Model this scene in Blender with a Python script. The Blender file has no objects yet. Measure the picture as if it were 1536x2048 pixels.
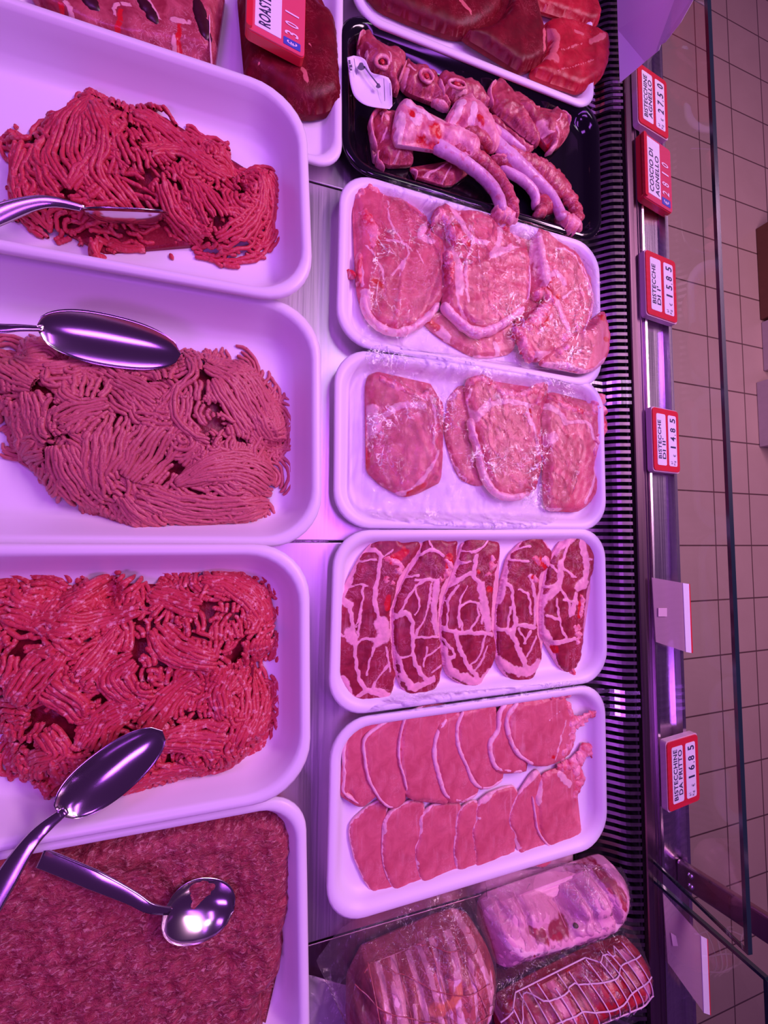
import bpy, math, random
import numpy as np
from mathutils import Vector, Matrix
from mathutils.geometry import delaunay_2d_cdt
random.seed(7); rng = np.random.default_rng(7)
SC = bpy.context.scene
COL = SC.collection

# ------------------------------------------------------------------ camera
F, H = 800.0, 0.5                     # focal length in pixels, camera height above the deck (m)
def _n(v): return v/np.linalg.norm(v)
dX = _n(np.array([2562., -68., -F])); dY = np.array([114., 13500., -F]); dY = _n(dY-dX*(dY@dX)); dZ = np.cross(dX, dY)
R = np.array([dX, dY, dZ])            # camera -> world
cd = bpy.data.cameras.new('camera'); cam = bpy.data.objects.new('camera', cd); COL.objects.link(cam)
M4 = Matrix(R.tolist()).to_4x4(); M4.translation = Vector((0, 0, H)); cam.matrix_world = M4
cd.sensor_fit = 'VERTICAL'; cd.sensor_height = 24.0; cd.lens = F/2048*24.0; cd.clip_start = .01; cd.clip_end = 30
SC.camera = cam
# ------------------------------------------------------------------ light
SC.view_settings.view_transform = 'Standard'; SC.view_settings.look = 'None'
SC.view_settings.gamma = 1; SC.view_settings.use_curve_mapping = False
SC.view_settings.exposure = -0.14
w = bpy.data.worlds.new('store'); SC.world = w; w.use_nodes = True
bg = w.node_tree.nodes['Background']; bg.inputs[0].default_value = (.50, .13, .80, 1); bg.inputs[1].default_value = .12
def area(name, loc, target, sx, sy, power, col, spread=180):
    l = bpy.data.lights.new(name, 'AREA'); l.shape = 'RECTANGLE'; l.size = sx; l.size_y = sy
    l.energy = power; l.color = col; l.spread = math.radians(spread)
    o = bpy.data.objects.new(name, l); COL.objects.link(o); o.location = loc
    d = (Vector(target)-Vector(loc)).normalized()
    z = -d; y = Vector((0, 1, 0)); x = y.cross(z).normalized(); y = z.cross(x)
    m = Matrix((x, y, z)).transposed().to_4x4(); m.translation = Vector(loc); o.matrix_world = m
    return o
PINK = (.58, .125, 1.1)
area('case_tube_light', (.50, .20, .86), (.15, .10, 0), .06, 1.2, 3.0, PINK)
area('ceiling_pink_light', (-.4, .85, 1.1), (.2, .1, 0), .5, .25, 4.6, (.60, .14, 1.1))
area('ceiling_rear_light', (-.4, -.75, 1.1), (.2, -.1, 0), .5, .25, 5.0, (.60, .14, 1.1))
area('deck_highlight_fill', (.22, .16, 1.1), (.2, .12, 0), .10, .55, 2.2, (.66, .16, 1.1))  # added lamp, placed so its reflection brightens the deck
area('store_ceiling_light', (1.9, 1.1, 2.1), (2.2, .5, -1), .4, 1.8, 84.0, (1.0, .52, .86))
area('store_panel_light', (.62, .92, 1.5), (.2, .3, 0), .30, .42, 2.2, (1.0, .9, .95))

# ------------------------------------------------------------------ pixel -> place on a level
CR = dict(A=(0, 0, 2.4), B=(0, 580, 1536/660), C=(0, 1080, 2.4), D=(0, 1560, 2.4), E=(600, 0, 1536/660), F=(640, 330, 1536/610),
          G=(640, 680, 1536/610), H=(640, 1040, 1536/610), I=(640, 1360, 1536/610), J=(600, 1700, 1536/740), P=(380, 0, 1536/380),
          Q=(680, 0, 1536/580), S=(60, 0, 1536/380), T=(600, 1740, 1536/360), U=(940, 1720, 1536/380), V=(940, 140, 1536/280),
          W=(720, 180, 1536/280), X=(680, 60, 1536/280), Z=(0, 0, 1.0))
def at(x, y, z=0., c='Z'):
    x0, y0, s = CR[c]; x = x/s+x0; y = y/s+y0
    d = R@np.array([x-768., 1024.-y, -F]); t = (z-H)/d[2]
    return np.array([d[0]*t, d[1]*t, z])
def at2(x, y, z, c): return at(x, y, z, c)[:2]

# ------------------------------------------------------------------ object helpers
def tag(o, label=None, cat=None, group=None, kind=None):
    if label: o['label'] = label
    if cat: o['category'] = cat
    if group: o['group'] = group
    if kind: o['kind'] = kind
    return o
def thing(name, label, cat, loc, group=None, kind=None):
    o = bpy.data.objects.new(name, None); COL.objects.link(o); o.location = loc
    o.empty_display_size = .01
    return tag(o, label, cat, group, kind)
def mesh(name, V, Fc, mat, parent=None, smooth=True, attrs=None):
    me = bpy.data.meshes.new(name)
    V = np.asarray(V, dtype=float)
    if parent is not None:
        V = V-np.array(parent.location[:])
    me.from_pydata(V.tolist(), [], [list(map(int, f)) for f in Fc]); me.update()
    if smooth: me.polygons.foreach_set('use_smooth', [True]*len(me.polygons))
    if attrs:
        for k, a in attrs.items():
            at_ = me.attributes.new(k, 'FLOAT', 'POINT'); at_.data.foreach_set('value', np.asarray(a, dtype=np.float32))
    if mat: me.materials.append(mat)
    o = bpy.data.objects.new(name, me); COL.objects.link(o)
    if parent is not None: o.parent = parent
    return o
def box(name, p0, p1, mat, parent=None, bev=0.0):
    x0, y0, z0 = p0; x1, y1, z1 = p1
    V = [(x0,y0,z0),(x1,y0,z0),(x1,y1,z0),(x0,y1,z0),(x0,y0,z1),(x1,y0,z1),(x1,y1,z1),(x0,y1,z1)]
    Fc = [(0,3,2,1),(4,5,6,7),(0,1,5,4),(1,2,6,5),(2,3,7,6),(3,0,4,7)]
    o = mesh(name, V, Fc, mat, parent, smooth=False)
    if bev:
        m = o.modifiers.new('bevel', 'BEVEL'); m.width = bev; m.segments = 3
    return o
def profile_y(name, prof, y0, y1, mat, parent=None, closed=True, smooth=False):
    n = len(prof); V = [(x, y0, z) for x, z in prof]+[(x, y1, z) for x, z in prof]
    Fc = [(i, (i+1) % n, (i+1) % n+n, i+n) for i in range(n if closed else n-1)]
    if closed: Fc += [tuple(range(n))[::-1], tuple(range(n, 2*n))]
    return mesh(name, V, Fc, mat, parent, smooth=smooth)

# ------------------------------------------------------------------ materials
def newmat(name):
    m = bpy.data.materials.new(name); m.use_nodes = True; nt = m.node_tree
    return m, nt, nt.nodes['Principled BSDF']
def N(nt, t, **k):
    n = nt.nodes.new(t)
    for a, b in k.items():
        if a in ('op',): n.operation = b
        else: setattr(n, a, b)
    return n
def ramp(nt, a, b, src, lo=(0,0,0,1), hi=(1,1,1,1)):
    r = N(nt, 'ShaderNodeValToRGB'); r.color_ramp.elements[0].position = a; r.color_ramp.elements[1].position = b
    r.color_ramp.elements[0].color = lo; r.color_ramp.elements[1].color = hi
    nt.links.new(src, r.inputs[0]); return r.outputs[0]
def math_(nt, op, a, b=None, clamp=False):
    n = N(nt, 'ShaderNodeMath', op=op); n.use_clamp = clamp
    for i, v in enumerate((a, b)):
        if v is None: continue
        if isinstance(v, (int, float)): n.inputs[i].default_value = v
        else: nt.links.new(v, n.inputs[i])
    return n.outputs[0]
def mixc(nt, fac, a, b):
    n = N(nt, 'ShaderNodeMix', data_type='RGBA')
    for i, v in ((0, fac), (6, a), (7, b)):
        if isinstance(v, (int, float)): n.inputs[i].default_value = v
        elif isinstance(v, tuple): n.inputs[i].default_value = (*v[:3], 1)
        else: nt.links.new(v, n.inputs[i])
    return n.outputs[2]
def coords(nt, scale=(1,1,1), rot=(0,0,0)):
    tc = N(nt, 'ShaderNodeTexCoord'); mp = N(nt, 'ShaderNodeMapping'); nt.links.new(tc.outputs['Object'], mp.inputs[0])
    mp.inputs['Scale'].default_value = scale; mp.inputs['Rotation'].default_value = rot; return mp.outputs[0]
def noise(nt, scale, vec=None, detail=3, rough=.55, dist=0.):
    n = N(nt, 'ShaderNodeTexNoise'); n.inputs['Scale'].default_value = scale; n.inputs['Detail'].default_value = detail
    n.inputs['Roughness'].default_value = rough; n.inputs['Distortion'].default_value = dist
    nt.links.new(vec if vec else coords(nt), n.inputs['Vector']); return n.outputs[0]
def bump(nt, bs, h, strength=.3, dist=.002):
    b = N(nt, 'ShaderNodeBump'); b.inputs['Strength'].default_value = strength; b.inputs['Distance'].default_value = dist
    nt.links.new(h, b.inputs['Height']); nt.links.new(b.outputs[0], bs.inputs['Normal'])
def plain(name, col, rough=.5, metal=0., spec=.5, bscale=None, bstr=.1, coat=0., var=0.):
    m, nt, bs = newmat(name)
    bs.inputs['Base Color'].default_value = (*col, 1); bs.inputs['Roughness'].default_value = rough
    bs.inputs['Metallic'].default_value = metal; bs.inputs['Specular IOR Level'].default_value = spec
    bs.inputs['Coat Weight'].default_value = coat; bs.inputs['Coat Roughness'].default_value = .08
    if var:
        nz = noise(nt, 30.); c = mixc(nt, nz, tuple(x*(1-var) for x in col), tuple(min(1, x*(1+var)) for x in col))
        nt.links.new(c, bs.inputs['Base Color'])
    if bscale: bump(nt, bs, noise(nt, bscale), bstr, .001)
    return m
def steel(name, col=(.62, .6, .62), rough=.32, stretch=(3, 220, 3), bstr=.06):
    m, nt, bs = newmat(name); bs.inputs['Metallic'].default_value = 1
    nz = noise(nt, 2., coords(nt, stretch), 4)
    nt.links.new(mixc(nt, nz, tuple(c*.86 for c in col), col), bs.inputs['Base Color'])
    nt.links.new(math_(nt, 'ADD', math_(nt, 'MULTIPLY', nz, .25), rough-.12), bs.inputs['Roughness'])
    bump(nt, bs, nz, bstr, .0005); return m
def meat_mat(name, m1, m2, fat=(.86, .50, .50), blood=(.62, .012, .02), marb=.35, fib=0., fibrot=0., rough=.33, bst=.35, spec=.35):
    m, nt, bs = newmat(name)
    co = coords(nt, (1, 1, 1))
    big = noise(nt, 45., co, 3, .6, .6)
    fine = noise(nt, 420., co, 3, .6)
    c = mixc(nt, ramp(nt, .35, .65, big), m1, m2)
    if fib:
        fz = noise(nt, 150., coords(nt, (1, .13, 1), (0, 0, fibrot)), 3, .6, .4)
        c = mixc(nt, math_(nt, 'MULTIPLY', ramp(nt, .56, .74, fz), fib), c, fat)
    # thin marbling veins: ridges of a distorted noise
    v = noise(nt, 55., co, 4, .6, 2.5)
    ridge = math_(nt, 'ABSOLUTE', math_(nt, 'SUBTRACT', v, .5))
    vein = ramp(nt, .0, .022, ridge, (1,1,1,1), (0,0,0,1))
    patch = ramp(nt, .45, .62, noise(nt, 22., co, 2))
    c = mixc(nt, math_(nt, 'MULTIPLY', math_(nt, 'MULTIPLY', vein, patch), marb), c, fat)
    at_ = N(nt, 'ShaderNodeAttribute', attribute_name='fat')
    fl = math_(nt, 'ADD', at_.outputs['Fac'], math_(nt, 'MULTIPLY', math_(nt, 'SUBTRACT', noise(nt, 160., co, 3), .5), .9))
    fm = ramp(nt, .02, .28, fl)
    fcol = mixc(nt, ramp(nt, .35, .7, noise(nt, 110., co, 3)), tuple(x*.86 for x in fat), tuple(min(1, x*1.08) for x in fat))
    c = mixc(nt, fm, c, fcol)
    bt = N(nt, 'ShaderNodeAttribute', attribute_name='blood')
    bl = math_(nt, 'ADD', bt.outputs['Fac'], math_(nt, 'MULTIPLY', math_(nt, 'SUBTRACT', noise(nt, 130., co, 3), .5), 1.2))
    c = mixc(nt, ramp(nt, .05, .45, bl), c, blood)
    nt.links.new(c, bs.inputs['Base Color'])
    bs.inputs['Roughness'].default_value = rough; bs.inputs['Specular IOR Level'].default_value = spec
    bs.inputs['Subsurface Weight'].default_value = 0.0
    hh = math_(nt, 'ADD', math_(nt, 'MULTIPLY', fine, .35), math_(nt, 'ADD', math_(nt, 'MULTIPLY', noise(nt, 130., co, 3), .45), math_(nt, 'MULTIPLY', fm, .5)))
    bump(nt, bs, hh, bst, .0012)
    return m
def film_mat(name, base=.012, edge=.75, rough=.07, tint=(1, 1, 1), haze=0.0, bscale=60., bstr=.9, crease=0., cs=38., cw=.016):
    m = bpy.data.materials.new(name); m.use_nodes = True; nt = m.node_tree; nt.nodes.clear()
    out = N(nt, 'ShaderNodeOutputMaterial'); tr = N(nt, 'ShaderNodeBsdfTransparent'); gl = N(nt, 'ShaderNodeBsdfGlossy')
    gl.inputs['Roughness'].default_value = rough; tr.inputs[0].default_value = (*tint, 1)
    b = N(nt, 'ShaderNodeBump'); b.inputs['Strength'].default_value = bstr; b.inputs['Distance'].default_value = .003
    v = noise(nt, bscale, coords(nt, (1, 1, 1)), 4, .5, 2.)
    rg = math_(nt, 'ABSOLUTE', math_(nt, 'SUBTRACT', v, .5))
    nt.links.new(math_(nt, 'MULTIPLY', rg, 2.), b.inputs['Height'])
    nt.links.new(b.outputs[0], gl.inputs['Normal'])
    lw = N(nt, 'ShaderNodeLayerWeight'); lw.inputs['Blend'].default_value = .25; nt.links.new(b.outputs[0], lw.inputs['Normal'])
    fac = math_(nt, 'ADD', math_(nt, 'MULTIPLY', lw.outputs['Fresnel'], edge), base, True)
    mx = N(nt, 'ShaderNodeMixShader'); nt.links.new(fac, mx.inputs[0]); nt.links.new(tr.outputs[0], mx.inputs[1]); nt.links.new(gl.outputs[0], mx.inputs[2])
    last = mx.outputs[0]
    if crease:                            # sharp folds scatter light much more than the smooth film between them
        v2 = noise(nt, cs, coords(nt, (1, .55, 1), (0, 0, .6)), 2, .5, 1.2); pz = noise(nt, cs*.35, coords(nt), 2)
        ln = ramp(nt, 0., cw, math_(nt, 'ABSOLUTE', math_(nt, 'SUBTRACT', v2, .5)), (1,1,1,1), (0,0,0,1))
        v3 = noise(nt, cs*2.6, coords(nt, (.5, 1, 1), (0, 0, -.4)), 2, .5, .8)
        l3 = ramp(nt, 0., cw*1.2, math_(nt, 'ABSOLUTE', math_(nt, 'SUBTRACT', v3, .5)), (1,1,1,1), (0,0,0,1))
        pm = ramp(nt, .50, .66, pz); fc = math_(nt, 'MULTIPLY', math_(nt, 'MULTIPLY', math_(nt, 'MAXIMUM', ln, math_(nt, 'MULTIPLY', l3, .8)), pm), crease)
        g2 = N(nt, 'ShaderNodeBsdfGlossy'); g2.inputs['Roughness'].default_value = .45; nt.links.new(b.outputs[0], g2.inputs['Normal'])
        m3 = N(nt, 'ShaderNodeMixShader'); nt.links.new(fc, m3.inputs[0]); nt.links.new(last, m3.inputs[1]); nt.links.new(g2.outputs[0], m3.inputs[2]); last = m3.outputs[0]
    if haze:
        df = N(nt, 'ShaderNodeBsdfDiffuse'); df.inputs[0].default_value = (.8, .75, .8, 1)
        m2 = N(nt, 'ShaderNodeMixShader'); m2.inputs[0].default_value = haze
        nt.links.new(last, m2.inputs[1]); nt.links.new(df.outputs[0], m2.inputs[2]); last = m2.outputs[0]
    nt.links.new(last, out.inputs[0]); return m

MT = {}
MT['deck'] = steel('brushed_steel_deck', (.88, .80, .86), .36, (220, 3, 3), .05)
MT['rail'] = steel('rail_steel', (.72, .60, .66), .26, (120, 1.2, 60), .04)
MT['darkrail'] = steel('dark_anodised_rail', (.34, .22, .27), .30, (120, 1.2, 60), .04)
MT['channel'] = steel('channel_steel', (.80, .74, .80), .22, (200, 2, 60), .04)
MT['grille'] = steel('grille_steel', (.30, .22, .27), .34, (60, 60, 3), .03)
MT['black_void'] = plain('black_gap_shade', (.012, .008, .012), .7)  # near-black paints the shade under the grille and in the rail gaps
MT['foam'] = plain('white_tray_plastic', (.86, .84, .88), .34, spec=.45, bscale=14., bstr=.05)
MT['foam2'] = plain('white_foam_tray', (.88, .86, .90), .42, spec=.45, bscale=30., bstr=.08)
MT['black'] = plain('black_tray_plastic', (.006, .005, .008), .10, spec=.6)
MT['spoon'] = plain('spoon_steel', (.62, .56, .60), .17, metal=1., bscale=40., bstr=.03)
MT['red_plastic'] = plain('red_plastic', (.72, .02, .04), .32, coat=.4)
MT['acrylic'] = plain('clear_acrylic_block', (.78, .56, .62), .18, spec=.6)
MT['paper'] = plain('label_paper', (.88, .86, .9), .6)
MT['ink'] = plain('black_marker_ink', (.03, .02, .08), .6)
MT['whiteink'] = plain('white_print', (.9, .75, .85), .6)
MT['blueink'] = plain('blue_print', (.06, .08, .45), .5)
MT['film'] = film_mat('cling_film')
MT['glass'] = film_mat('counter_glass', .012, .10, .02, (.90, .93, .93), 0, 1., .0)
MT['glass_edge'] = plain('glass_edge', (.01, .03, .03), .15, spec=.7)

# ------------------------------------------------------------------ floor of the shop
def floor_mat():
    m, nt, bs = newmat('beige_floor_tiles')
    co = coords(nt); sp = N(nt, 'ShaderNodeSeparateXYZ'); nt.links.new(co, sp.inputs[0])
    d = []
    for i, (o0, s) in enumerate(((2.310, .2758), (-.038, .2843))):
        a = math_(nt, 'DIVIDE', math_(nt, 'SUBTRACT', sp.outputs[i], o0-20*s), s)
        fr = math_(nt, 'FRACT', a); d.append((math_(nt, 'MINIMUM', fr, math_(nt, 'SUBTRACT', 1., fr)), math_(nt, 'FLOOR', a)))
    g = math_(nt, 'MINIMUM', d[0][0], d[1][0]); gm = ramp(nt, .008, .017, g)
    cb = N(nt, 'ShaderNodeCombineXYZ'); nt.links.new(d[0][1], cb.inputs[0]); nt.links.new(d[1][1], cb.inputs[1])
    wn = N(nt, 'ShaderNodeTexWhiteNoise'); nt.links.new(cb.outputs[0], wn.inputs[0])
    c = mixc(nt, noise(nt, 5., co, 5, .65), (.43, .31, .26), (.52, .385, .33))
    c = mixc(nt, math_(nt, 'MULTIPLY', wn.outputs[0], .22), c, (.40, .29, .25))
    c = mixc(nt, gm, (.10, .055, .05), c); nt.links.new(c, bs.inputs['Base Color'])
    bs.inputs['Roughness'].default_value = .34
    bump(nt, bs, gm, .4, .002); return m
o = mesh('floor', [(-2, -4, -1), (7, -4, -1), (7, 5, -1), (-2, 5, -1)], [(0, 1, 2, 3)], floor_mat(), smooth=False); tag(o, kind='structure')

# ------------------------------------------------------------------ counter
YA, YB = -.85, 1.05
def X(px, z=0., py=750): return float(at(px, py, z)[0])
cnt = thing('display_counter', 'long stainless steel refrigerated counter with slotted air grille under all the trays', 'counter', (.1, 0, -.03))
box('cabinet', (-.75, YA, -1.), (X(1336), YB, -.05), MT['rail'], cnt)
seams = [YA, float(at(655, 1878)[1]), float(at(640, 1083)[1]), float(at(655, 372)[1]), YB]
XG = .45
for i in range(4):
    box('deck_plate', (-.62, seams[i]+.0012, -.004), (XG, seams[i+1]-.0012, 0.), MT['deck'] if i else MT['darkrail'], cnt, .0012)  # lowest plate darker: dim light and dark reflection put into its metal colour
# air grille: a slotted plate that drops from the deck and rises again to the rail
gx = np.array([XG+.004, .465, .480, .495, .510, .530, .545, X(1243.5)])
gz = np.array([-.002, -.012, -.026, -.028, -.023, -.009, .006, .0125])
tt = np.linspace(gx[0], gx[-1], 22); zz = np.interp(tt, gx, gz)
k_ = np.ones(3)/3; zz[1:-1] = np.convolve(zz, k_, 'valid')
V = []; Fc = []
def bar(y0, y1, ts=tt, zs=zz, th=.0012):
    b = len(V); n = len(ts)
    for t, z in zip(ts, zs): V.extend([(t, y0, z), (t, y1, z), (t, y1, z-th), (t, y0, z-th)])
    for i in range(n-1):
        for a, c in ((0, 1), (1, 2), (2, 3), (3, 0)): Fc.append((b+4*i+a, b+4*i+c, b+4*i+4+c, b+4*i+4+a))
    Fc.append((b, b+1, b+2, b+3)); Fc.append((b+4*n-1, b+4*n-2, b+4*n-3, b+4*n-4))
pitch = float(at(1225, 900)[1]-at(1225, 914.0)[1])
y = YA
while y < YB:
    bar(y, y+pitch*.46); y += pitch
e = tt > gx[-1]-.0035
bar(YA, YB, tt[e], zz[e]); bar(YA, YB, tt[:3], zz[:3])
mesh('air_grille', V, Fc, MT['grille'], cnt, smooth=False)
for py0, py1 in ((762, 812), (176, 236), (1382, 1432)):
    ya = float(at(1225, py1)[1]); yb = float(at(1225, py0)[1])
    V = []; Fc = []; yy = ya; sel = (tt > .50)
    while yy < yb: bar(yy, yy+pitch*.45, tt[sel], np.maximum(zz[sel]+.0045, -.004)); yy += pitch
    sel2 = (tt > .500) & (tt < .512)
    bar(ya, yb, tt[sel2], np.maximum(zz[sel2]+.0048, -.0036))
    mesh('grille_bracket', V, Fc, MT['channel'], cnt, smooth=False)
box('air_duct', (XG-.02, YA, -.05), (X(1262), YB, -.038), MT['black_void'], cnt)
# rail profiles, from the grille outwards
x0, x1, x2, x3, x4, x5 = [X(p) for p in (1244.5, 1249, 1261, 1267, 1278, 1285)]
profile_y('rail_gap_shade', [(x0, -.03), (x0, .006), (x1-.001, .006), (x1-.001, -.03)], YA, YB, MT['black_void'], cnt)
profile_y('inner_rail', [(x1, -.03), (x1, .014), (x1+.001, .016), (x2-.001, .016), (x2, .0145), (x2, -.03)], YA, YB, MT['darkrail'], cnt)
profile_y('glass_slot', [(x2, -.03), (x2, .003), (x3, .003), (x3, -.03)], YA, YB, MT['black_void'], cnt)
profile_y('middle_rail', [(x3, -.03), (x3, .006), (x3+.001, .007), (x4-.003, .007), (x4-.002, .0085), (x4-.0005, .0085), (x4, .006), (x4+.0005, .004), (x5, .004), (x5, -.03)], YA, YB, MT['darkrail'], cnt)
x6, x7 = X(1336), X(1344)
profile_y('outer_channel', [(x5, -.03), (x5, .008), (x5+.004, .0085), (x5+.005, -.001), (x5+.018, -.002), (x5+.019, -.004), (x6-.003, -.004), (x6-.002, .006), (x6+.005, .006), (x6+.006, -.10), (x6, -.10), (x6-.004, -.03)], YA, YB, MT['channel'], cnt)
for px, py in ((1310, 1080), (1279, 1430), (1276, 350)):
    p = at(px, py, .0); s = bpy.data.meshes.new('screw')
    a = np.linspace(0, 2*math.pi, 12, endpoint=False)
    mesh('screw', [(p[0]+.0025*math.cos(t), p[1]+.0025*math.sin(t), -.0035+.012*(px < 1300)) for t in a]+[(p[0]+.0018*math.cos(t), p[1]+.0018*math.sin(t), -.002+.012*(px < 1300)) for t in a],
         [(i, (i+1) % 12, (i+1) % 12+12, i+12) for i in range(12)]+[tuple(range(12, 24))], MT['channel'], cnt)

# glass screens standing in the slot
gX = (x2+x3)/2
def glass(name, label, P, th=.006):        # P: 4 world points (base near, base far, top far, top near)
    P = [np.array(p, float) for p in P]; nrm = np.cross(P[1]-P[0], P[3]-P[0]); nrm /= np.linalg.norm(nrm)
    t = thing(name, label, 'glass screen', tuple(P[0]))
    e = [p-nrm*th/2 for p in P]+[p+nrm*th/2 for p in P]
    mesh('pane', [P[0]-nrm*th*.4, P[1]-nrm*th*.4, P[2]-nrm*th*.4, P[3]-nrm*th*.4], [(0, 1, 2, 3)], MT['glass'], t, False)
    for a, b in ((2, 3), (3, 0), (1, 2)):
        th = .006 if (a == 2 or 'second' in label) else .003
        d = (P[b]-P[a]); d /= np.linalg.norm(d); inn = np.cross(nrm, d)*.0022
        V = [P[a]-nrm*th/2-inn, P[a]+nrm*th/2-inn, P[a]+nrm*th/2+inn, P[a]-nrm*th/2+inn]+[P[b]-nrm*th/2-inn, P[b]+nrm*th/2-inn, P[b]+nrm*th/2+inn, P[b]-nrm*th/2+inn]
        mesh('polished_edge', V, [(0,1,2,3),(7,6,5,4),(0,4,5,1),(1,5,6,2),(2,6,7,3),(3,7,4,0)], MT['glass_edge'], t, False)
yg = float(at(1291, 1723, .01)[1])
def solve_z(px, py, axis, val):            # height on a pixel's ray where world axis equals val
    lo, hi = -.5, .45
    for _ in range(60):
        mid = (lo+hi)/2; v = at(px, py, mid)[axis]
        far = abs(v-at(px, py, lo)[axis])
        if (v-val)*(at(px, py, lo)[axis]-val) <= 0: hi = mid
        else: lo = mid
    return (lo+hi)/2
zt = solve_z(1497, 1906, 1, yg); pt = at(1497, 1906, zt); print('glass top', pt, gX)
zt2 = zt
glass('glass_screen', 'long low clear glass screen running beside all the red price tags',
      [(gX, yg, .004), (gX, YB, .004), (pt[0], YB, zt), (pt[0], yg, zt)])
yg2 = float(at(1291, 1762, .01)[1]); z3 = solve_z(1534, 1958, 1, yg2); p3 = at(1534, 1958, z3); print('g2', p3)
glass('glass_screen', 'second clear glass screen with a slanting dark edge in the bottom right corner',
      [(gX, YA, .004), (gX, yg2, .004), (p3[0], yg2, z3), (p3[0], YA, z3)])
# supporting arm outside the glass
pa = at(1368, 1748, .004); z4 = solve_z(1560, 1872, 1, pa[1]); pb = at(1560, 1872, z4); print('arm', pa, pb)
arm = thing('support_arm', 'flat metal support arm rising outwards beyond the glass at the lower right', 'support arm', tuple(pa))
d = _n(pb-pa); up = np.array([-d[2], 0, d[0]]); ww = .019; hh = .006
V = []
for p in (pa-d*.008, pb+d*.25):
    for a, b in ((-1, -1), (1, -1), (1, 1), (-1, 1)): V.append(p+np.array([0, ww*a, 0])+up*hh*b)
o = mesh('arm_bar', V, [(0,3,2,1),(4,5,6,7),(0,1,5,4),(1,2,6,5),(2,3,7,6),(3,0,4,7)], MT['darkrail'], arm, False)
m = o.modifiers.new('b', 'BEVEL'); m.width = .004; m.segments = 3
for s_ in (-1, 1):
    p = pa+d*.012+np.array([0, s_*.008, 0])+up*hh; a = np.linspace(0, 2*math.pi, 14, endpoint=False)
    V = []
    for r_, h_ in ((.0042, 0), (.0042, .0015), (.002, .003)):
        V += [p+up*h_+d*r_*math.cos(t)+np.array([0, r_*math.sin(t), 0]) for t in a]
    mesh('bolt', V, [(k*14+i, k*14+(i+1) % 14, (k+1)*14+(i+1) % 14, (k+1)*14+i) for k in (0, 1) for i in range(14)]+[tuple(range(28, 42))], MT['channel'], arm)

# boxes on the shop floor beyond the glass
def floorbox(name, label, cat, pa, pb, h, mat):
    A = at(*pa, -1.); B = at(*pb, -1.)
    o = box(name, (A[0], B[1], -1.), (A[0]+.6, A[1], -1.+h), mat, None, .004); tag(o, label, cat)
floorbox('cardboard_box', 'dark brown box on the tiled floor at the right edge', 'box', (1511, 458), (1521, 640), .30, plain('brown_board', (.16, .06, .035), .7, var=.15))
floorbox('storage_box', 'pale box on the floor directly below the brown one', 'box', (1522, 645), (1527, 742), .22, plain('pale_board', (.50, .42, .46), .6, var=.1))
floorbox('storage_box', 'lower pale box on the floor, its left side sticking out furthest', 'box', (1512, 765), (1527, 895), .24, plain('pale_board_b', (.52, .44, .48), .6, var=.1))

# ------------------------------------------------------------------ trays
def ring(Q, ins, r, nseg=9):
    n = 4; out = []; L = []
    for i in range(4):
        a, b = Q[i], Q[(i+1) % 4]; d = _n(b-a); nn = np.array([-d[1], d[0]])
        L.append((a+nn*ins, d))
    def isect(l1, l2):
        A = np.array([l1[1], -l2[1]]).T; t = np.linalg.solve(A, l2[0]-l1[0]); return l1[0]+l1[1]*t[0]
    for i in range(4):
        c = isect(L[i-1], L[i]); d1, d2 = L[i-1][1], L[i][1]
        p0 = c-d1*r; p3 = c+d2*r; k = .55
        p1 = p0+d1*r*k; p2 = p3-d2*r*k
        for t in np.linspace(0, 1, nseg):
            out.append((1-t)**3*p0+3*(1-t)**2*t*p1+3*(1-t)*t*t*p2+t**3*p3)
        # a few points along the straight side
        q0 = p3; c2 = isect(L[i], L[(i+1) % 4]); q1 = c2-L[i][1]*r
        for t in np.linspace(0, 1, 6)[1:-1]: out.append(q0+(q1-q0)*t)
    return np.array(out)
FOAM = [(.026, 0, .5), (.020, .001, .6), (.010, .014, .8), (.004, .0165, .95), (0, .0175, 1), (0, .020, 1), (.002, .0218, 1), (.006, .0222, .95), (.010, .021, .9), (.015, .013, .8), (.019, .0065, .7), (.024, .0042, .6), (.030, .0038, .5)]
DEEP = [(.036, 0, .5), (.028, .002, .55), (.010, .034, .9), (.004, .0365, .95), (0, .0375, 1), (0, .0405, 1), (.002, .0430, 1), (.006, .0438, .97), (.0095, .0430, .95), (.012, .0395, .92), (.017, .030, .85), (.026, .013, .7), (.032, .0065, .65), (.040, .0035, .55), (.050, .003, .5)]
def tray(name, label, quad, prof, r, z0, mat, group=None, dzx=0., dzy=0., wob=0.):
    # quad: TL, TR, BR, BL as world xy (rim level); order made counter-clockwise
    Q = [np.array(q[:2], float) for q in quad][::-1]
    rings = [ring(Q, ins, r*rr) for ins, z, rr in prof]; n = len(rings[0])
    c = sum(Q)/4; V = []
    for (ins, z, rr), rg in zip(prof, rings):
        for x, y in rg: V.append((x, y, z0+z+dzx*(x-c[0])+dzy*(y-c[1])))
    Fc = []
    for k in range(len(prof)-1):
        for i in range(n): Fc.append((k*n+i, k*n+(i+1) % n, (k+1)*n+(i+1) % n, (k+1)*n+i))
    Fc.append(tuple(range(n))[::-1]); Fc.append(tuple(range((len(prof)-1)*n, len(prof)*n)))
    o = mesh(name, V, Fc, mat); o.location = (0, 0, 0)
    # put the origin at the tray's base
    o.data.transform(Matrix.Translation((-c[0], -c[1], -z0))); o.location = (c[0], c[1], z0)
    tag(o, label, 'tray', group); return o
def quad(px, z): return [at(x, y, z) for x, y in px]
def quadL(tr, br, z, L):                   # right-hand corners known, the rest runs out of the picture
    a = at(*tr, z); b = at(*br, z); return [a-np.array([L, 0, 0]), a, b, b-np.array([L, 0, 0])]
ZL = {1: .022, 2: .008, 3: .018, 4: .001}
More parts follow.
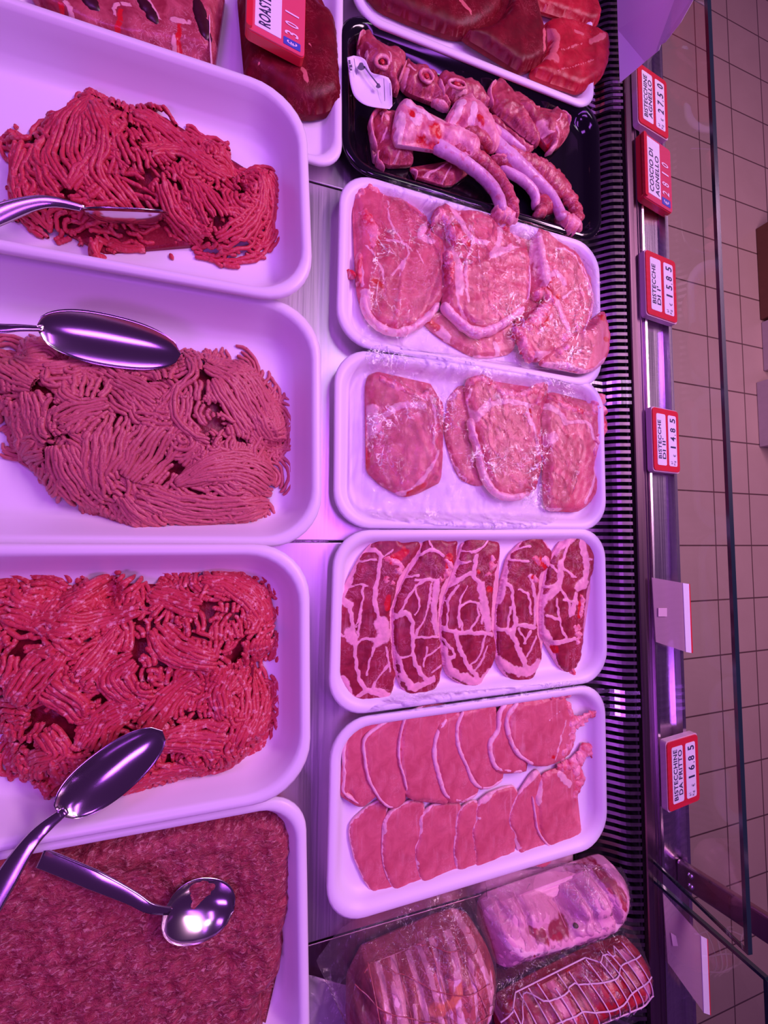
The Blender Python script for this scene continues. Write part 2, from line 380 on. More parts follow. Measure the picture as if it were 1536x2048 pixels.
tray('mince_tray', 'deep white tray holding bright red coarse mince strands, uppermost of the left trays', quadL((612, 187), (628, 612), ZL[1]+.043, .42), DEEP, .058, ZL[1], MT['foam'], 'deep white trays of mince')
tray('mince_tray', 'deep white tray holding the pale brownish mince strands', quadL((642, 612), (644, 1094), ZL[2]+.043, .44), DEEP, .058, ZL[2], MT['foam'], 'deep white trays of mince')
tray('mince_tray', 'deep white tray with fat speckled mince, a large spoon across its lower rim', quadL((619, 1088), (622, 1592), ZL[3]+.043, .44), DEEP, .058, ZL[3], MT['foam'], 'deep white trays of mince')
tray('mince_tray', 'deep white tray filled with packed sausage meat in the bottom left corner', quadL((612, 1586), (621, 2130), ZL[4]+.043, .44), DEEP, .04, ZL[4], MT['foam'], 'deep white trays of mince')
GR = 'shallow foam trays of meat along the grille'
def ftray(label, px, z0=.001, mat='foam2', r=.045, **k): return tray(k.pop('name', 'foam_tray'), label, quad(px, z0+.022), FOAM, r, z0, MT[mat], GR, **k)
ftray('white tray with whole red beef steaks at the top edge of the photo', [(690, -190), (1185, -60), (1190, 222), (710, 30)], .004, r=.035)
ftray('glossy black tray with lamb chops', [(680, 10), (1200, 215), (1206, 486), (684, 332)], .001, 'black', r=.04, name='black_tray')
ftray('white tray with large T-bone pork chops, just below the black tray', [(681, 334), (1200, 491), (1206, 778), (672, 684)], .002)
ftray('white tray with four pork chops lying well apart under film', [(670, 692), (1208, 764), (1215, 1060), (667, 1056)], .001)
ftray('white tray with five dark marbled pork neck steaks', [(668, 1060), (1212, 1058), (1217, 1362), (656, 1438)], .001)
ftray('white tray with two overlapping rows of thin loin slices', [(662, 1444), (1212, 1366), (1217, 1690), (652, 1862)], .002)
tray('foam_tray', 'white tray under the dark roast, partly behind the uppermost mince tray', quad([(20, -420), (688, -150), (684, 342), (10, 130)], .023), FOAM, .035, .001, MT['foam2'], GR)
# ------------------------------------------------------------------ meat geometry
def catmull(P, step, closed=True):
    P = np.asarray(P, float); n = len(P); out = []
    rngi = range(n) if closed else range(n-1)
    for i in rngi:
        if closed: p = [P[(i+j) % n] for j in (-1, 0, 1, 2)]
        else: p = [P[max(0, min(n-1, i+j))] for j in (-1, 0, 1, 2)]
        L = np.linalg.norm(p[2][:2]-p[1][:2]); k = max(1, int(round(L/step)))
        for t in np.arange(k)/k:
            out.append(.5*((2*p[1])+(-p[0]+p[2])*t+(2*p[0]-5*p[1]+4*p[2]-p[3])*t*t+(-p[0]+3*p[1]-3*p[2]+p[3])*t**3))
    if not closed: out.append(P[-1])
    return np.array(out)
def segdist(Pt, A, B):
    d = B-A; L2 = (d**2).sum(1)+1e-12
    t = np.clip(((Pt[:, None, :]-A[None])*d[None]).sum(2)/L2[None], 0, 1)
    return np.linalg.norm(Pt[:, None, :]-(A[None]+t[..., None]*d[None]), axis=2), t
def inside(Pt, P):
    x, y = Pt[:, 0], Pt[:, 1]; c = np.zeros(len(Pt), bool); j = len(P)-1
    for i in range(len(P)):
        xi, yi = P[i]; xj, yj = P[j]
        m = ((yi > y) != (yj > y)) & (x < (xj-xi)*(y-yi)/(yj-yi+1e-15)+xi); c ^= m; j = i
    return c
def wav(P, sc, seed, octv=3):             # cheap smooth noise, about -1..1
    r = np.random.default_rng(seed); v = np.zeros(len(P)); a = 1.
    for o in range(octv):
        for _ in range(4):
            th = r.uniform(0, 2*math.pi); f = sc*(1.9**o)*r.uniform(.7, 1.3)
            v += a*np.sin((P[:, 0]*math.cos(th)+P[:, 1]*math.sin(th))*f+r.uniform(0, 6.28))
        a *= .55
    return v/4.5
def linefield(Pt, lines, c, z, s):
    """>0 inside the drawn strokes, falling to -1 outside; strokes are pixel polylines (x, y, full width)"""
    out = np.full(len(Pt), -1.); Pt = Pt+.0011*np.column_stack([wav(Pt, 380, 5, 2), wav(Pt+7, 380, 9, 2)])*1.6
    for ln in lines:
        W = ln[0]; pts = np.array([at2(x, y, z, c) for x, y in ln[1:]])
        if len(pts) > 2: pts = catmull(pts, .004, False)
        w = W/2*s
        if len(pts) == 1: d = np.linalg.norm(Pt-pts[0], axis=1)
        else: d = segdist(Pt, pts[:-1], pts[1:])[0].min(1)
        out = np.maximum(out, np.clip(1.1-d/w, -1, 1))
    return out
def slab(name, c, pts, z, T, mat, parent=None, res=.0028, zg=(0, 0), fat=(), blood=(), seed=0, ragged=.0012, dome=None, lump=.0006, rimfat=0.):
    """meat slab whose outline follows pixel points; z = base height, zg = (height at left end, at right end) extra"""
    s = abs(at2(pts[0][0]+10, pts[0][1], z+T, c)[0]-at2(*pts[0], z+T, c)[0])/10
    x0_, y0_, s_ = CR[c]; q_ = np.array(pts, float)/s_+[x0_, y0_]; od = q_-q_.mean(0); rd = q_-[517, 1069]
    fz_ = .32+.24*(od*rd).sum(1)/(np.linalg.norm(od, axis=1)*np.linalg.norm(rd, axis=1)+1e-6)
    P = np.array([at2(x, y, z+T*f_, c) for (x, y), f_ in zip(pts, fz_)]); P = catmull(P, res*.9)
    a = P; d = np.roll(P, -1, 0)-np.roll(P, 1, 0); nn = np.stack([d[:, 1], -d[:, 0]], 1); nn /= np.linalg.norm(nn, axis=1)[:, None]+1e-9
    P = P+nn*(wav(P, 420, seed+5, 3)*ragged)[:, None]
    mn, mx = P.min(0), P.max(0)
    gx_, gy_ = np.meshgrid(np.arange(mn[0], mx[0], res), np.arange(mn[1], mx[1], res*.87))
    gx_ = gx_+(np.arange(gx_.shape[0]) % 2)[:, None]*res/2
    G = np.stack([gx_.ravel(), gy_.ravel()], 1); G = G+rng.normal(0, res*.08, G.shape)
    G = G[inside(G, P)]
    A_, B_ = P, np.roll(P, -1, 0)
    dg = np.concatenate([segdist(G[i:i+2000], A_, B_)[0].min(1) for i in range(0, len(G), 2000)]) if len(G) else np.zeros(0)
    G = G[dg > res*.55]; nP = len(P)
    allv = [Vector(p) for p in np.concatenate([P, G])]
    ov, oe, of, _, _, _ = delaunay_2d_cdt(allv, [], [list(range(nP))], 1, 1e-7, False)
    V2 = np.array([v[:] for v in ov]); of = [f for f in of]
    D = np.concatenate([segdist(V2[i:i+2000], A_, B_)[0].min(1) for i in range(0, len(V2), 2000)])
    rr = dome if dome else T*.9
    t = np.clip(D/rr, 0, 1); h = T*(.30+.70*np.sqrt(1-(1-t)**2))
    sp = (mx-mn); base = z+zg[0]+(zg[1]-zg[0])*np.clip((V2[:, 0]-mn[0])/sp[0], 0, 1)
    zf_ = z+T*(1 if T < .03 else .62)
    fz = linefield(V2, fat, c, zf_, s) if fat else np.full(len(V2), -1.)
    if rimfat: fz = np.maximum(fz, np.clip(1.1-D/(rimfat*(1+.5*wav(V2, 90, seed+2, 2))), -1, 1))
    bz = linefield(V2, blood, c, zf_, s) if blood else np.full(len(V2), -1.)
    h = h+lump*wav(V2, 260, seed, 3)*(D > 0)*np.clip(D/.003, 0, 1)+.0007*np.clip(fz, 0, 1)+.0008*np.clip(bz, 0, 1)*wav(V2, 700, seed+9, 2)
    # boundary loop from faces (edges used once)
    cnt_ = {}
    for f in of:
        for i in range(len(f)):
            e = (f[i], f[(i+1) % len(f)]); cnt_[e] = 1
    bd = {a: b for (a, b) in cnt_ if (b, a) not in cnt_}
    st = next(iter(bd)); loop = [st]
    while bd[loop[-1]] != st and len(loop) <= len(bd): loop.append(bd[loop[-1]])
    V = np.column_stack([V2, base+h]).tolist(); n0 = len(V); nb = len(loop)
    ctr = V2.mean(0)
    for k_, (ins, fr) in enumerate(((0, .12), (.0006, 0.))):
        for i in loop:
            q = V2[i]+(ctr-V2[i])/np.linalg.norm(ctr-V2[i]+1e-9)*ins; V.append([q[0], q[1], base[i]+h[i]*fr])
    Fc = list(of)
    for k_ in range(2):
        for i in range(nb):
            j = (i+1) % nb; u0 = loop[i] if k_ == 0 else n0+i; u1 = loop[j] if k_ == 0 else n0+j
            v0 = n0+k_*nb+i; v1 = n0+k_*nb+j; Fc.append((u1, u0, v0, v1))
    Fc.append(tuple(n0+nb+i for i in range(nb))[::-1])
    ex = lambda a_: np.concatenate([a_, a_[loop], a_[loop]])
    o = mesh(name, V, Fc, mat, parent, True, {'fat': ex(fz), 'blood': ex(bz)})
    return o
def ribbon(name, c, pts, z, h, mat, parent=None, step=.0025, zs=None, lump=.0006, seed=0, nseg=10, flat=.35, under=.25, wn=.24):
    """rounded strip / bone along pixel points (x, y, full width px)"""
    s = abs(at2(pts[0][0]+10, pts[0][1], z, c)[0]-at2(pts[0][0], pts[0][1], z, c)[0])/10
    P = []
    for i, (x, y, w_) in enumerate(pts):
        zz_ = z if zs is None else zs[i]
        q = at2(x, y, zz_+h*.6, c); P.append([q[0], q[1], w_*s/2, zz_])
    P = catmull(np.array(P), step, False); n = len(P)
    T_ = np.gradient(P[:, :2], axis=0); T_ /= np.linalg.norm(T_, axis=1)[:, None]+1e-9
    Nn = np.stack([-T_[:, 1], T_[:, 0]], 1)
    e = np.minimum(np.arange(n), np.arange(n)[::-1])/max(1, min(5, n//2)); tp = np.sqrt(np.clip(1-(1-np.clip(e, 0, 1))**2, .03, 1))
    V = []; th = np.linspace(0, 2*math.pi, nseg, endpoint=False)
    jit = np.random.default_rng(seed+3).uniform(0, 50, 2)
    ww_ = P[:, 2]*tp*(1+wn*wav(P[:, :2]+jit, 420, seed, 2)); hh_ = h*(.3+.7*tp)
    for i in range(n):
        for t in th:
            cx, sz = math.cos(t), math.sin(t)
            p = P[i, :2]+Nn[i]*ww_[i]*cx; zz_ = P[i, 3]+(hh_[i]*sz if sz > 0 else hh_[i]*under*sz)
            V.append([p[0], p[1], zz_])
    V = np.array(V); V[:, :2] += (lump*.8*np.column_stack([wav(V[:, :2], 700, seed+11, 3), wav(V[:, :2], 700, seed+12, 3)])); V[:, 2] += lump*wav(V[:, :2], 500, seed+1, 3)
    Fc = [(i*nseg+j, i*nseg+(j+1) % nseg, (i+1)*nseg+(j+1) % nseg, (i+1)*nseg+j) for i in range(n-1) for j in range(nseg)]
    Fc = [f[::-1] for f in Fc]
    Fc.append(tuple(range(nseg))); Fc.append(tuple(range((n-1)*nseg, n*nseg))[::-1])
    return mesh(name, V, Fc, mat, parent)

MM = {}
FATC = (.90, .50, .52)
MM['loin'] = meat_mat('pork_loin_meat', (.58, .105, .135), (.72, .17, .20), FATC, marb=.25, fib=.35, rough=.36)
MM['chop'] = meat_mat('pork_chop_meat', (.52, .075, .11), (.70, .15, .19), FATC, marb=.45, fib=.25, rough=.3)
MM['neck'] = meat_mat('pork_neck_meat', (.22, .012, .028), (.38, .035, .060), (.90, .44, .50), marb=.55, fib=.2, rough=.32, bst=.45)
MM['beef'] = meat_mat('dark_beef', (.11, .0015, .008), (.17, .003, .012), (.66, .16, .16), marb=.30, rough=.42, bst=.2, spec=.22)
MM['beefr'] = meat_mat('bright_beef', (.34, .006, .018), (.50, .018, .035), (.66, .16, .16), marb=.35, rough=.38, bst=.35, spec=.28)
MM['lamb'] = meat_mat('lamb_meat', (.30, .025, .045), (.56, .11, .13), (.86, .42, .42), marb=.7, rough=.28, bst=.6)
MM['lambfat'] = meat_mat('lamb_fat', (.64, .13, .18), (.92, .46, .48), (.95, .62, .62), marb=.5, rough=.3, bst=.7)
MM['fat'] = meat_mat('pork_fat', (.92, .50, .54), (.95, .60, .62), (.95, .68, .70), blood=(.8, .12, .16), marb=.2, rough=.3, bst=.5)
MM['bone'] = meat_mat('red_bone', (.66, .025, .06), (.95, .42, .48), (.92, .55, .56), marb=.5, rough=.28, bst=.9)
MM['ribbone'] = meat_mat('rib_bone', (.62, .30, .44), (.80, .50, .64), (.85, .6, .66), marb=.15, rough=.24, bst=.25)
MM['marrow'] = meat_mat('marrow', (.50, .02, .03), (.62, .04, .05), (.6, .1, .1), marb=.1, rough=.3, bst=.5)

uid = [0]
def piece(name, label, cat, c, pts, z, T, mat, group=None, zg=(0, 0), fat=(), blood=(), rims=(), bones=(), res=.0028, rimfat=0., mname='meat', **k):
    uid[0] += 1; s = uid[0]*13
    if not rims and not bones:
        o = slab(name, c, pts, z, T, MM[mat], None, res, zg, fat, blood, s, rimfat=rimfat, **k)
        V = np.array([v.co[:] for v in o.data.vertices]); c0 = V.mean(0); c0[2] = V[:, 2].min()
        o.data.transform(Matrix.Translation(tuple(-c0))); o.location = tuple(c0)
        return tag(o, label, cat, group)
    cx = sum(p[0] for p in pts)/len(pts); cy = sum(p[1] for p in pts)/len(pts)
    t = thing(name, label, cat, tuple(at(cx, cy, z, c)), group)
    slab(mname, c, pts, z, T, MM[mat], t, res, zg, fat, blood, s, rimfat=rimfat, **k)
    xs = [at2(*p, z, c)[0] for p in pts]; mnx, mxx = min(xs), max(xs)
    def zb(x, y): return z+zg[0]+(zg[1]-zg[0])*min(1, max(0, (at2(x, y, z, c)[0]-mnx)/(mxx-mnx)))
    for i, r in enumerate(rims):
        ribbon('fat_rim', c, r, z, T*.62, MM['fat'], t, zs=[zb(q[0], q[1])+T*.45 for q in r], seed=s+i, lump=.0005, under=.45)
    for i, r in enumerate(bones):
        ribbon('bone', c, r, z, T*.62, MM['bone'], t, zs=[zb(q[0], q[1])+T*.50 for q in r], seed=s+50+i, lump=.0024, step=.0016, nseg=14, under=.5)
    return t
def W_(w_, *pts): return [(x, y, w_) for x, y in pts]

# ------------------------------------------------------------------ thin loin slices (bottom foam tray)
G1, G2 = 'upper row of thin loin slices', 'lower row of thin loin slices'
b0 = .0068; TH = .0055
low = [
 ([(150,720),(190,680),(240,630),(330,610),(330,800),(340,950),(430,1080),(430,1120),(380,1140),(310,1110),(240,1040),(190,940),(150,820)], [], 'leftmost slice of the lower row, its left side fully uncovered'),
 ([(320,680),(380,630),(510,600),(530,800),(520,950),(580,1030),(520,1070),(440,1095),(370,1050),(320,950),(305,850),(305,760)], [(16,(325,760),(325,690),(380,640))], 'second slice from the left in the lower row of loin slices'),
 ([(490,690),(540,630),(640,605),(710,640),(700,900),(720,950),(720,1000),(670,1050),(590,1050),(510,1000),(475,920),(470,840),(490,760)], [(22,(505,760),(500,690),(545,640)),(6,(490,760),(475,860),(500,960))], 'wide slice in the lower row with a fat corner, third from the left'),
 ([(690,650),(780,600),(830,700),(800,850),(780,960),(720,955),(680,930),(665,840),(675,740)], [(8,(680,700),(668,840),(690,930))], 'narrow mostly covered slice in the middle of the lower row'),
 ([(770,690),(800,590),(960,530),(1010,620),(990,750),(985,860),(940,930),(860,990),(800,995),(780,940),(765,830),(755,740)], [(34,(810,600),(850,575)),(12,(770,740),(765,700),(800,690))], 'fifth slice from the left in the lower row, curled notch at its top'),
 ([(950,640),(990,560),(1090,450),(1130,600),(1130,750),(1190,860),(1180,900),(1130,940),(1060,930),(1000,880),(980,790),(940,700)], [(20,(970,575),(1050,510),(1090,470)),(5,(945,690),(985,800),(1060,920))], 'sixth slice from the left in the lower row, its lower end rounded'),
]
for i, (p, ft, lb) in enumerate(low):
    piece('loin_slice', lb, 'loin slice', 'I', p, b0, TH, 'loin', G2, (.0035 if i else .0, -.0008), ft, res=.0026, rimfat=.0006)
piece('loin_slice', 'rightmost slice of the lower row, with ragged bony edge and a torn dark corner', 'loin slice', 'I',
 [(1075,560),(1110,470),(1180,440),(1260,440),(1290,560),(1270,650),(1310,720),(1310,800),(1280,840),(1180,850),(1120,800),(1090,720),(1085,640),(1070,590)], b0, TH, 'loin', G2, (.004, .001),
 [(28,(1090,480),(1100,560),(1085,620)),(30,(1200,470),(1250,520))], [],
 rims=[W_(10,(1072,590),(1085,680),(1100,760),(1150,830),(1200,850))], bones=[[(1195,450,30),(1260,430,50),(1310,400,60),(1350,350,50),(1395,385,36)],[(1280,440,50),(1310,500,60),(1290,560,46),(1280,620,20)]])
up = [
 ([(120,300),(170,230),(240,205),(320,200),(300,400),(300,560),(270,600),(230,635),(180,635),(150,560),(110,590),(105,480),(115,400)], W_(17,(215,222),(150,270),(122,360),(125,480),(120,560),(165,600),(205,628)), 'leftmost slice of the upper row, with a curled tip at its lower left'),
 ([(215,290),(290,230),(380,170),(460,160),(480,400),(440,500),(430,610),(370,650),(310,620),(270,560),(235,480),(220,380)], W_(17,(400,172),(300,235),(226,300),(228,400),(245,490),(285,570),(345,635),(420,622)), 'second slice from the left in the upper row, edged with a long white fat band'),
 ([(420,180),(480,135),(560,120),(640,125),(690,160),(660,300),(640,450),(650,560),(645,625),(540,605),(440,590),(425,520),(395,430),(400,300)], W_(13,(520,135),(440,180),(404,290),(400,400),(425,490),(440,560)), 'third slice from the left in the upper row, broad and striped with pale fibres'),
 ([(600,200),(680,165),(760,160),(820,300),(800,480),(800,560),(740,610),(650,615),(610,540),(585,430),(565,320),(575,250)], W_(24,(640,200),(590,280),(578,380),(600,480),(640,580),(720,605),(795,570)), 'fourth slice from the left in the upper row, with a thick white lower fat edge'),
 ([(700,160),(760,135),(850,115),(885,140),(900,250),(930,400),(925,490),(860,545),(800,545),(760,490),(710,400),(685,310),(685,220)], W_(20,(725,160),(692,240),(700,340),(740,430),(780,520),(850,540),(920,500)), 'fifth slice from the left in the upper row, with a pointed top corner'),
 ([(900,130),(1000,100),(1080,110),(1080,250),(1050,350),(1040,440),(1030,465),(900,465),(865,420),(845,340),(880,250)], W_(24,(945,118),(908,170),(900,250),(860,320),(868,390),(905,448),(1030,458)), 'sixth slice from the left in the upper row, mostly under the round end slice'),
]
for i, (p, rm, lb) in enumerate(up):
    piece('loin_slice', lb, 'loin slice', 'I', p, b0+.0065, TH, 'loin', G1, (.0040 if i else .001, -.001), (), rims=[rm], res=.003)
piece('loin_slice', 'round end slice at the right of the upper row, with red ribs poking out', 'loin slice', 'I',
 [(950,160),(1000,110),(1090,95),(1180,75),(1240,100),(1260,180),(1280,280),(1260,370),(1180,420),(1090,430),(1020,400),(970,340),(935,260)], b0+.0075, TH, 'loin', G1, (.0045, 0),
 [(8,(1180,400),(1220,260),(1240,200)),(5,(1150,200),(1200,160))], [(24,(1170,385))],
 rims=[W_(22,(1000,118),(946,190),(955,280),(1000,370),(1080,425))],
 bones=[[(1150,85,20),(1210,75,50),(1270,65,30),(1328,40,24)],[(1255,225,24),(1310,210,50),(1350,185,30),(1395,165,26)],[(1245,110,30),(1262,190,44),(1270,270,50),(1250,340,44),(1200,400,40)]])

# ------------------------------------------------------------------ pork neck steaks
GN = 'marbled pork neck steaks in one tray'
neck = [
 ('leftmost neck steak, the longest, with a white bony lump near its top', [(340,50),(375,60),(410,110),(490,100),(500,150),(440,230),(400,290),(380,370),(355,470),(360,560),(365,680),(380,770),(370,830),(350,900),(250,930),(170,935),(140,880),(110,810),(70,760),(75,700),(60,620),(60,500),(75,430),(90,385),(150,310),(190,200),(240,140),(280,90)],
  [(26,(70,430),(110,405),(150,430)),(14,(150,430),(165,540),(175,600),(180,700),(200,800),(240,860),(330,885)),(40,(150,560),(160,600)),(12,(110,400),(160,300)),(16,(240,150),(300,170),(290,290),(275,400),(290,480)),(14,(290,480),(330,560)),(60,(310,520),(330,580)),(46,(320,580),(290,610)),(8,(270,600),(210,600),(180,640)),(8,(270,640),(255,700),(235,780)),(7,(350,720),(290,800),(265,850)),(26,(115,800),(160,900)),(14,(190,890),(260,850),(350,880)),(6,(100,350),(180,330),(240,330)),(6,(200,210),(280,200)),(7,(215,340),(210,440),(180,540)),(6,(210,460),(190,590)),(8,(365,150),(300,200)),(6,(60,550),(150,600)),(7,(330,640),(355,760))],
  [(50,(370,200),(430,160)),(34,(345,390),(340,440))], [[(310,180,30),(360,205,60),(400,230,60),(385,280,40)],[(320,280,40),(350,320,50),(370,300,30)]]),
 ('second neck steak from the left, narrow lower end cut into a point', [(530,60),(600,55),(635,100),(685,100),(690,150),(680,210),(640,290),(610,350),(600,450),(600,560),(615,700),(610,780),(580,850),(520,885),(465,905),(420,860),(385,790),(368,650),(362,540),(362,450),(380,380),(430,280),(480,200),(505,120)],
  [(18,(365,490),(400,480),(440,470),(465,520)),(16,(465,520),(470,680),(500,760),(540,810)),(24,(480,850),(410,790)),(30,(590,320),(575,450),(590,560)),(8,(470,590),(600,590)),(9,(400,470),(440,400),(490,330),(540,300)),(12,(490,180),(570,150),(620,180)),(10,(480,300),(600,300)),(6,(470,680),(380,700)),(7,(560,320),(540,460),(480,580)),(6,(520,700),(610,640)),(22,(450,840),(520,830),(570,800)),(14,(370,640),(430,790)),(6,(480,330),(500,440),(480,480)),(6,(430,290),(500,280)),(6,(540,60),(560,140)),(7,(540,640),(520,740)),(6,(560,770),(610,730))],
  [(44,(650,190),(650,240)),(24,(590,60))], [[(620,190,30),(650,220,50),(635,270,40),(600,310,34)]]),
 ('middle one of the five neck steaks, with a white fat band along its lower left', [(735,75),(780,68),(850,95),(900,115),(905,170),(890,240),(880,290),(870,400),(865,520),(885,620),(880,700),(830,790),(780,850),(720,830),(650,790),(620,740),(610,650),(600,540),(605,450),(630,350),(680,250),(700,150)],
  [(14,(610,540),(680,565),(760,568),(830,570),(870,580)),(16,(680,560),(705,650),(750,740),(800,800)),(30,(620,750),(720,790),(800,815),(850,770)),(34,(810,330),(832,440),(850,540)),(16,(630,350),(700,300),(760,270)),(8,(700,540),(705,440),(760,410),(810,440),(815,520)),(7,(640,540),(650,400),(700,330)),(7,(830,580),(800,690),(760,730)),(18,(790,180),(775,270),(810,330)),(8,(620,600),(680,680),(630,700)),(7,(760,550),(800,480),(790,430)),(7,(700,150),(780,160),(850,100)),(8,(690,220),(760,210)),(30,(620,650),(650,760)),(6,(720,560),(700,440),(740,330)),(7,(840,640),(810,720),(770,760))],
  [(36,(855,350)),(24,(800,260)),(20,(780,80))], [[(860,170,24),(870,215,50),(850,255,44)],[(820,280,30),(870,270,34)]]),
 ('fourth neck steak from the left, with a ragged red bone on its upper right', [(1060,70),(1110,80),(1140,130),(1165,160),(1150,240),(1110,270),(1100,350),(1090,450),(1095,560),(1115,680),(1090,760),(1050,820),(980,820),(920,770),(885,700),(880,600),(877,480),(887,380),(910,290),(940,190),(1000,120)],
  [(14,(890,545),(960,560),(990,530),(1085,540)),(20,(960,560),(1000,650),(1040,740)),(30,(890,700),(950,745),(1050,765),(1100,720)),(12,(905,290),(960,340),(970,400),(980,500)),(26,(935,200),(930,290),(905,400)),(16,(1060,280),(1085,400),(1085,520)),(7,(960,440),(940,560)),(6,(1040,620),(1000,550)),(7,(1090,590),(1040,690)),(7,(960,200),(1050,210)),(7,(980,150),(1060,130)),(7,(1000,350),(1050,380),(1060,480)),(7,(1060,560),(1030,620)),(8,(1000,780),(980,740)),(20,(985,500),(975,560))],
  [(44,(1110,210),(1140,230)),(26,(1070,290))], [[(1060,180,30),(1100,210,50),(1140,200,50),(1150,240,30)],[(1065,270,36),(1085,300,36),(1100,330,20)]]),
 ('rightmost neck steak, separate from the rest, with a red knob at its lower end', [(1240,50),(1300,50),(1350,75),(1385,95),(1385,180),(1370,260),(1345,370),(1330,480),(1325,560),(1320,640),(1300,720),(1250,765),(1200,740),(1170,660),(1155,620),(1110,590),(1100,510),(1100,400),(1120,300),(1140,220),(1180,150),(1215,110)],
  [(40,(1180,150),(1245,95),(1300,65)),(26,(1320,90),(1340,230),(1330,330)),(36,(1300,340),(1330,310)),(26,(1210,220),(1200,330),(1120,420),(1120,540),(1160,610)),(9,(1200,330),(1250,410),(1260,480)),(8,(1250,120),(1222,230),(1290,290)),(7,(1310,100),(1320,180),(1370,200)),(7,(1190,400),(1210,520),(1240,600)),(7,(1110,340),(1180,330)),(7,(1150,200),(1190,260)),(20,(1290,380),(1270,470)),(8,(1140,480),(1200,500)),(14,(1180,620),(1280,600)),(8,(1230,400),(1300,420))],
  [(24,(1310,420),(1305,480)),(40,(1185,655)),(20,(1350,85))], [[(1310,370,30),(1320,430,36),(1305,500,30)],[(1280,520,50),(1300,580,50),(1290,630,40)],[(1280,740,30),(1272,790,46),(1285,800,40)]]),
]
for i, (lb, p, ft, bl, bn) in enumerate(neck):
    piece('neck_steak', lb, 'pork steak', 'H', p, .0058, .0095, 'neck', GN, (0.0005, .0), [(f[0]*1.15+3, *f[1:]) for f in ft], bl, bones=bn, res=.0019, rimfat=.0009)

# ------------------------------------------------------------------ pork chops under the film
GP = 'pork chops lying apart in one tray'
piece('pork_chop', 'pork chop wrapped in crinkled film, leftmost in its tray', 'pork chop', 'G',
 [(240,190),(290,160),(380,200),(440,230),(520,260),(555,215),(580,270),(625,330),(610,430),(600,540),(620,560),(605,710),(575,700),(560,720),(500,770),(420,790),(340,750),(280,710),(232,650),(245,560),(250,480),(240,380),(230,280)], .0052, .012, 'chop', GP, (0,0),
 [(34,(280,430),(330,380),(400,330),(520,330)),(60,(265,350),(270,450)),(16,(560,280),(580,400),(570,520)),(26,(380,780),(480,745),(560,640)),(16,(600,560),(560,650))], [(30,(250,570),(240,640)),(30,(450,775),(530,730))],
 bones=[[(290,185,44),(360,225,50),(440,260,40),(520,285,40),(560,240,24)],[(540,320,40),(590,330,40),(610,400,34)]])
piece('pork_chop', 'pale boneless looking pork chop half hidden under the left side of its neighbour', 'pork chop', 'G',
 [(650,290),(720,230),(800,330),(830,500),(835,715),(740,720),(690,670),(640,550),(625,450),(640,350)], .0050, .006, 'loin', GP, (0,0), [(20,(650,300),(700,260)),(12,(640,540),(690,650),(740,710)),(8,(700,570),(740,570))])
piece('pork_chop', 'pork chop with a large oval eye and a curved rib along its top', 'pork chop', 'G',
 [(725,230),(790,175),(850,200),(900,240),(980,260),(1060,240),(1140,190),(1150,220),(1140,300),(1110,400),(1112,600),(1090,720),(1060,770),(960,795),(890,775),(820,720),(800,620),(770,500),(745,400),(725,310)], .0055, .0125, 'chop', GP, (.005, .001),
 [(40,(745,350),(770,400),(800,370),(840,335)),(26,(840,330),(930,312),(1030,325)),(30,(1040,330),(1060,420)),(14,(1070,430),(1100,560)),(12,(755,250),(740,330)),(10,(850,300),(830,350))], [(16,(1050,350),(1060,390)),(14,(825,650))],
 rims=[W_(36,(760,390),(775,470),(800,560),(820,650),(850,720),(900,775),(980,790),(1060,768))], bones=[[(745,225,40),(800,200,44),(860,232,46),(920,262,44),(1000,278,44),(1070,262,44),(1130,210,40)],[(1120,250,40),(1100,300,44),(1090,350,40)]])
piece('pork_chop', 'rightmost pork chop in its tray, ragged red bone sticking out over the tray edge', 'pork chop', 'G',
 [(1120,290),(1180,270),(1260,310),(1340,320),(1400,330),(1440,430),(1420,500),(1370,640),(1385,720),(1370,790),(1300,860),(1200,862),(1130,850),(1115,740),(1120,600),(1110,450)], .0055, .012, 'chop', GP, (.003, .003),
 [(26,(1130,330),(1200,370),(1230,420)),(50,(1140,510),(1170,490)),(16,(1230,420),(1340,420),(1370,500)),(14,(1380,640),(1370,720),(1330,820)),(14,(1130,850),(1220,855)),(20,(1400,460),(1380,560))], (),
 bones=[[(1150,285,34),(1230,330,40),(1300,355,44),(1370,370,50),(1400,310,60),(1440,290,44)],[(1400,400,40),(1425,440,44),(1390,520,26),(1375,600,16)],[(1370,360,50),(1420,350,50),(1450,370,20)]])

# ------------------------------------------------------------------ big T-bone chops
GT = 'large bone-in pork chops crowded in one tray'
piece('pork_chop', 'flat chop over the lower right corner rim of the big chop tray', 'pork chop', 'F',
 [(1100,1000),(1230,880),(1340,830),(1385,765),(1410,755),(1437,860),(1430,960),(1390,1020),(1310,1058),(1200,1030)], .018, .007, 'loin', GT, (.0,.009), [(24,(1130,1010),(1230,1010),(1340,1050),(1420,990))], [(34,(1400,780)),(34,(1418,890))])
piece('pork_chop', 'chop showing only its lower edge beneath the two left chops of the big chop tray', 'pork chop', 'F',
 [(520,780),(640,720),(800,700),(980,740),(980,800),(975,930),(880,965),(780,970),(700,930),(600,870)], .0062, .009, 'chop', GT, (0,0), [(18,(650,880),(700,940),(800,965),(880,960)),(40,(600,820),(640,860)),(30,(880,900),(900,950))], [(30,(560,790),(600,820))])
piece('pork_chop', 'small part of a chop seen between the second and third big chops', 'pork chop', 'F',
 [(900,320),(960,325),(1010,320),(1060,320),(1085,400),(1060,520),(960,500),(880,420)], .0062, .008, 'chop', GT, (0,0), [(20,(960,340),(1000,380),(960,420))], [(26,(1035,430)),(16,(1060,390))])
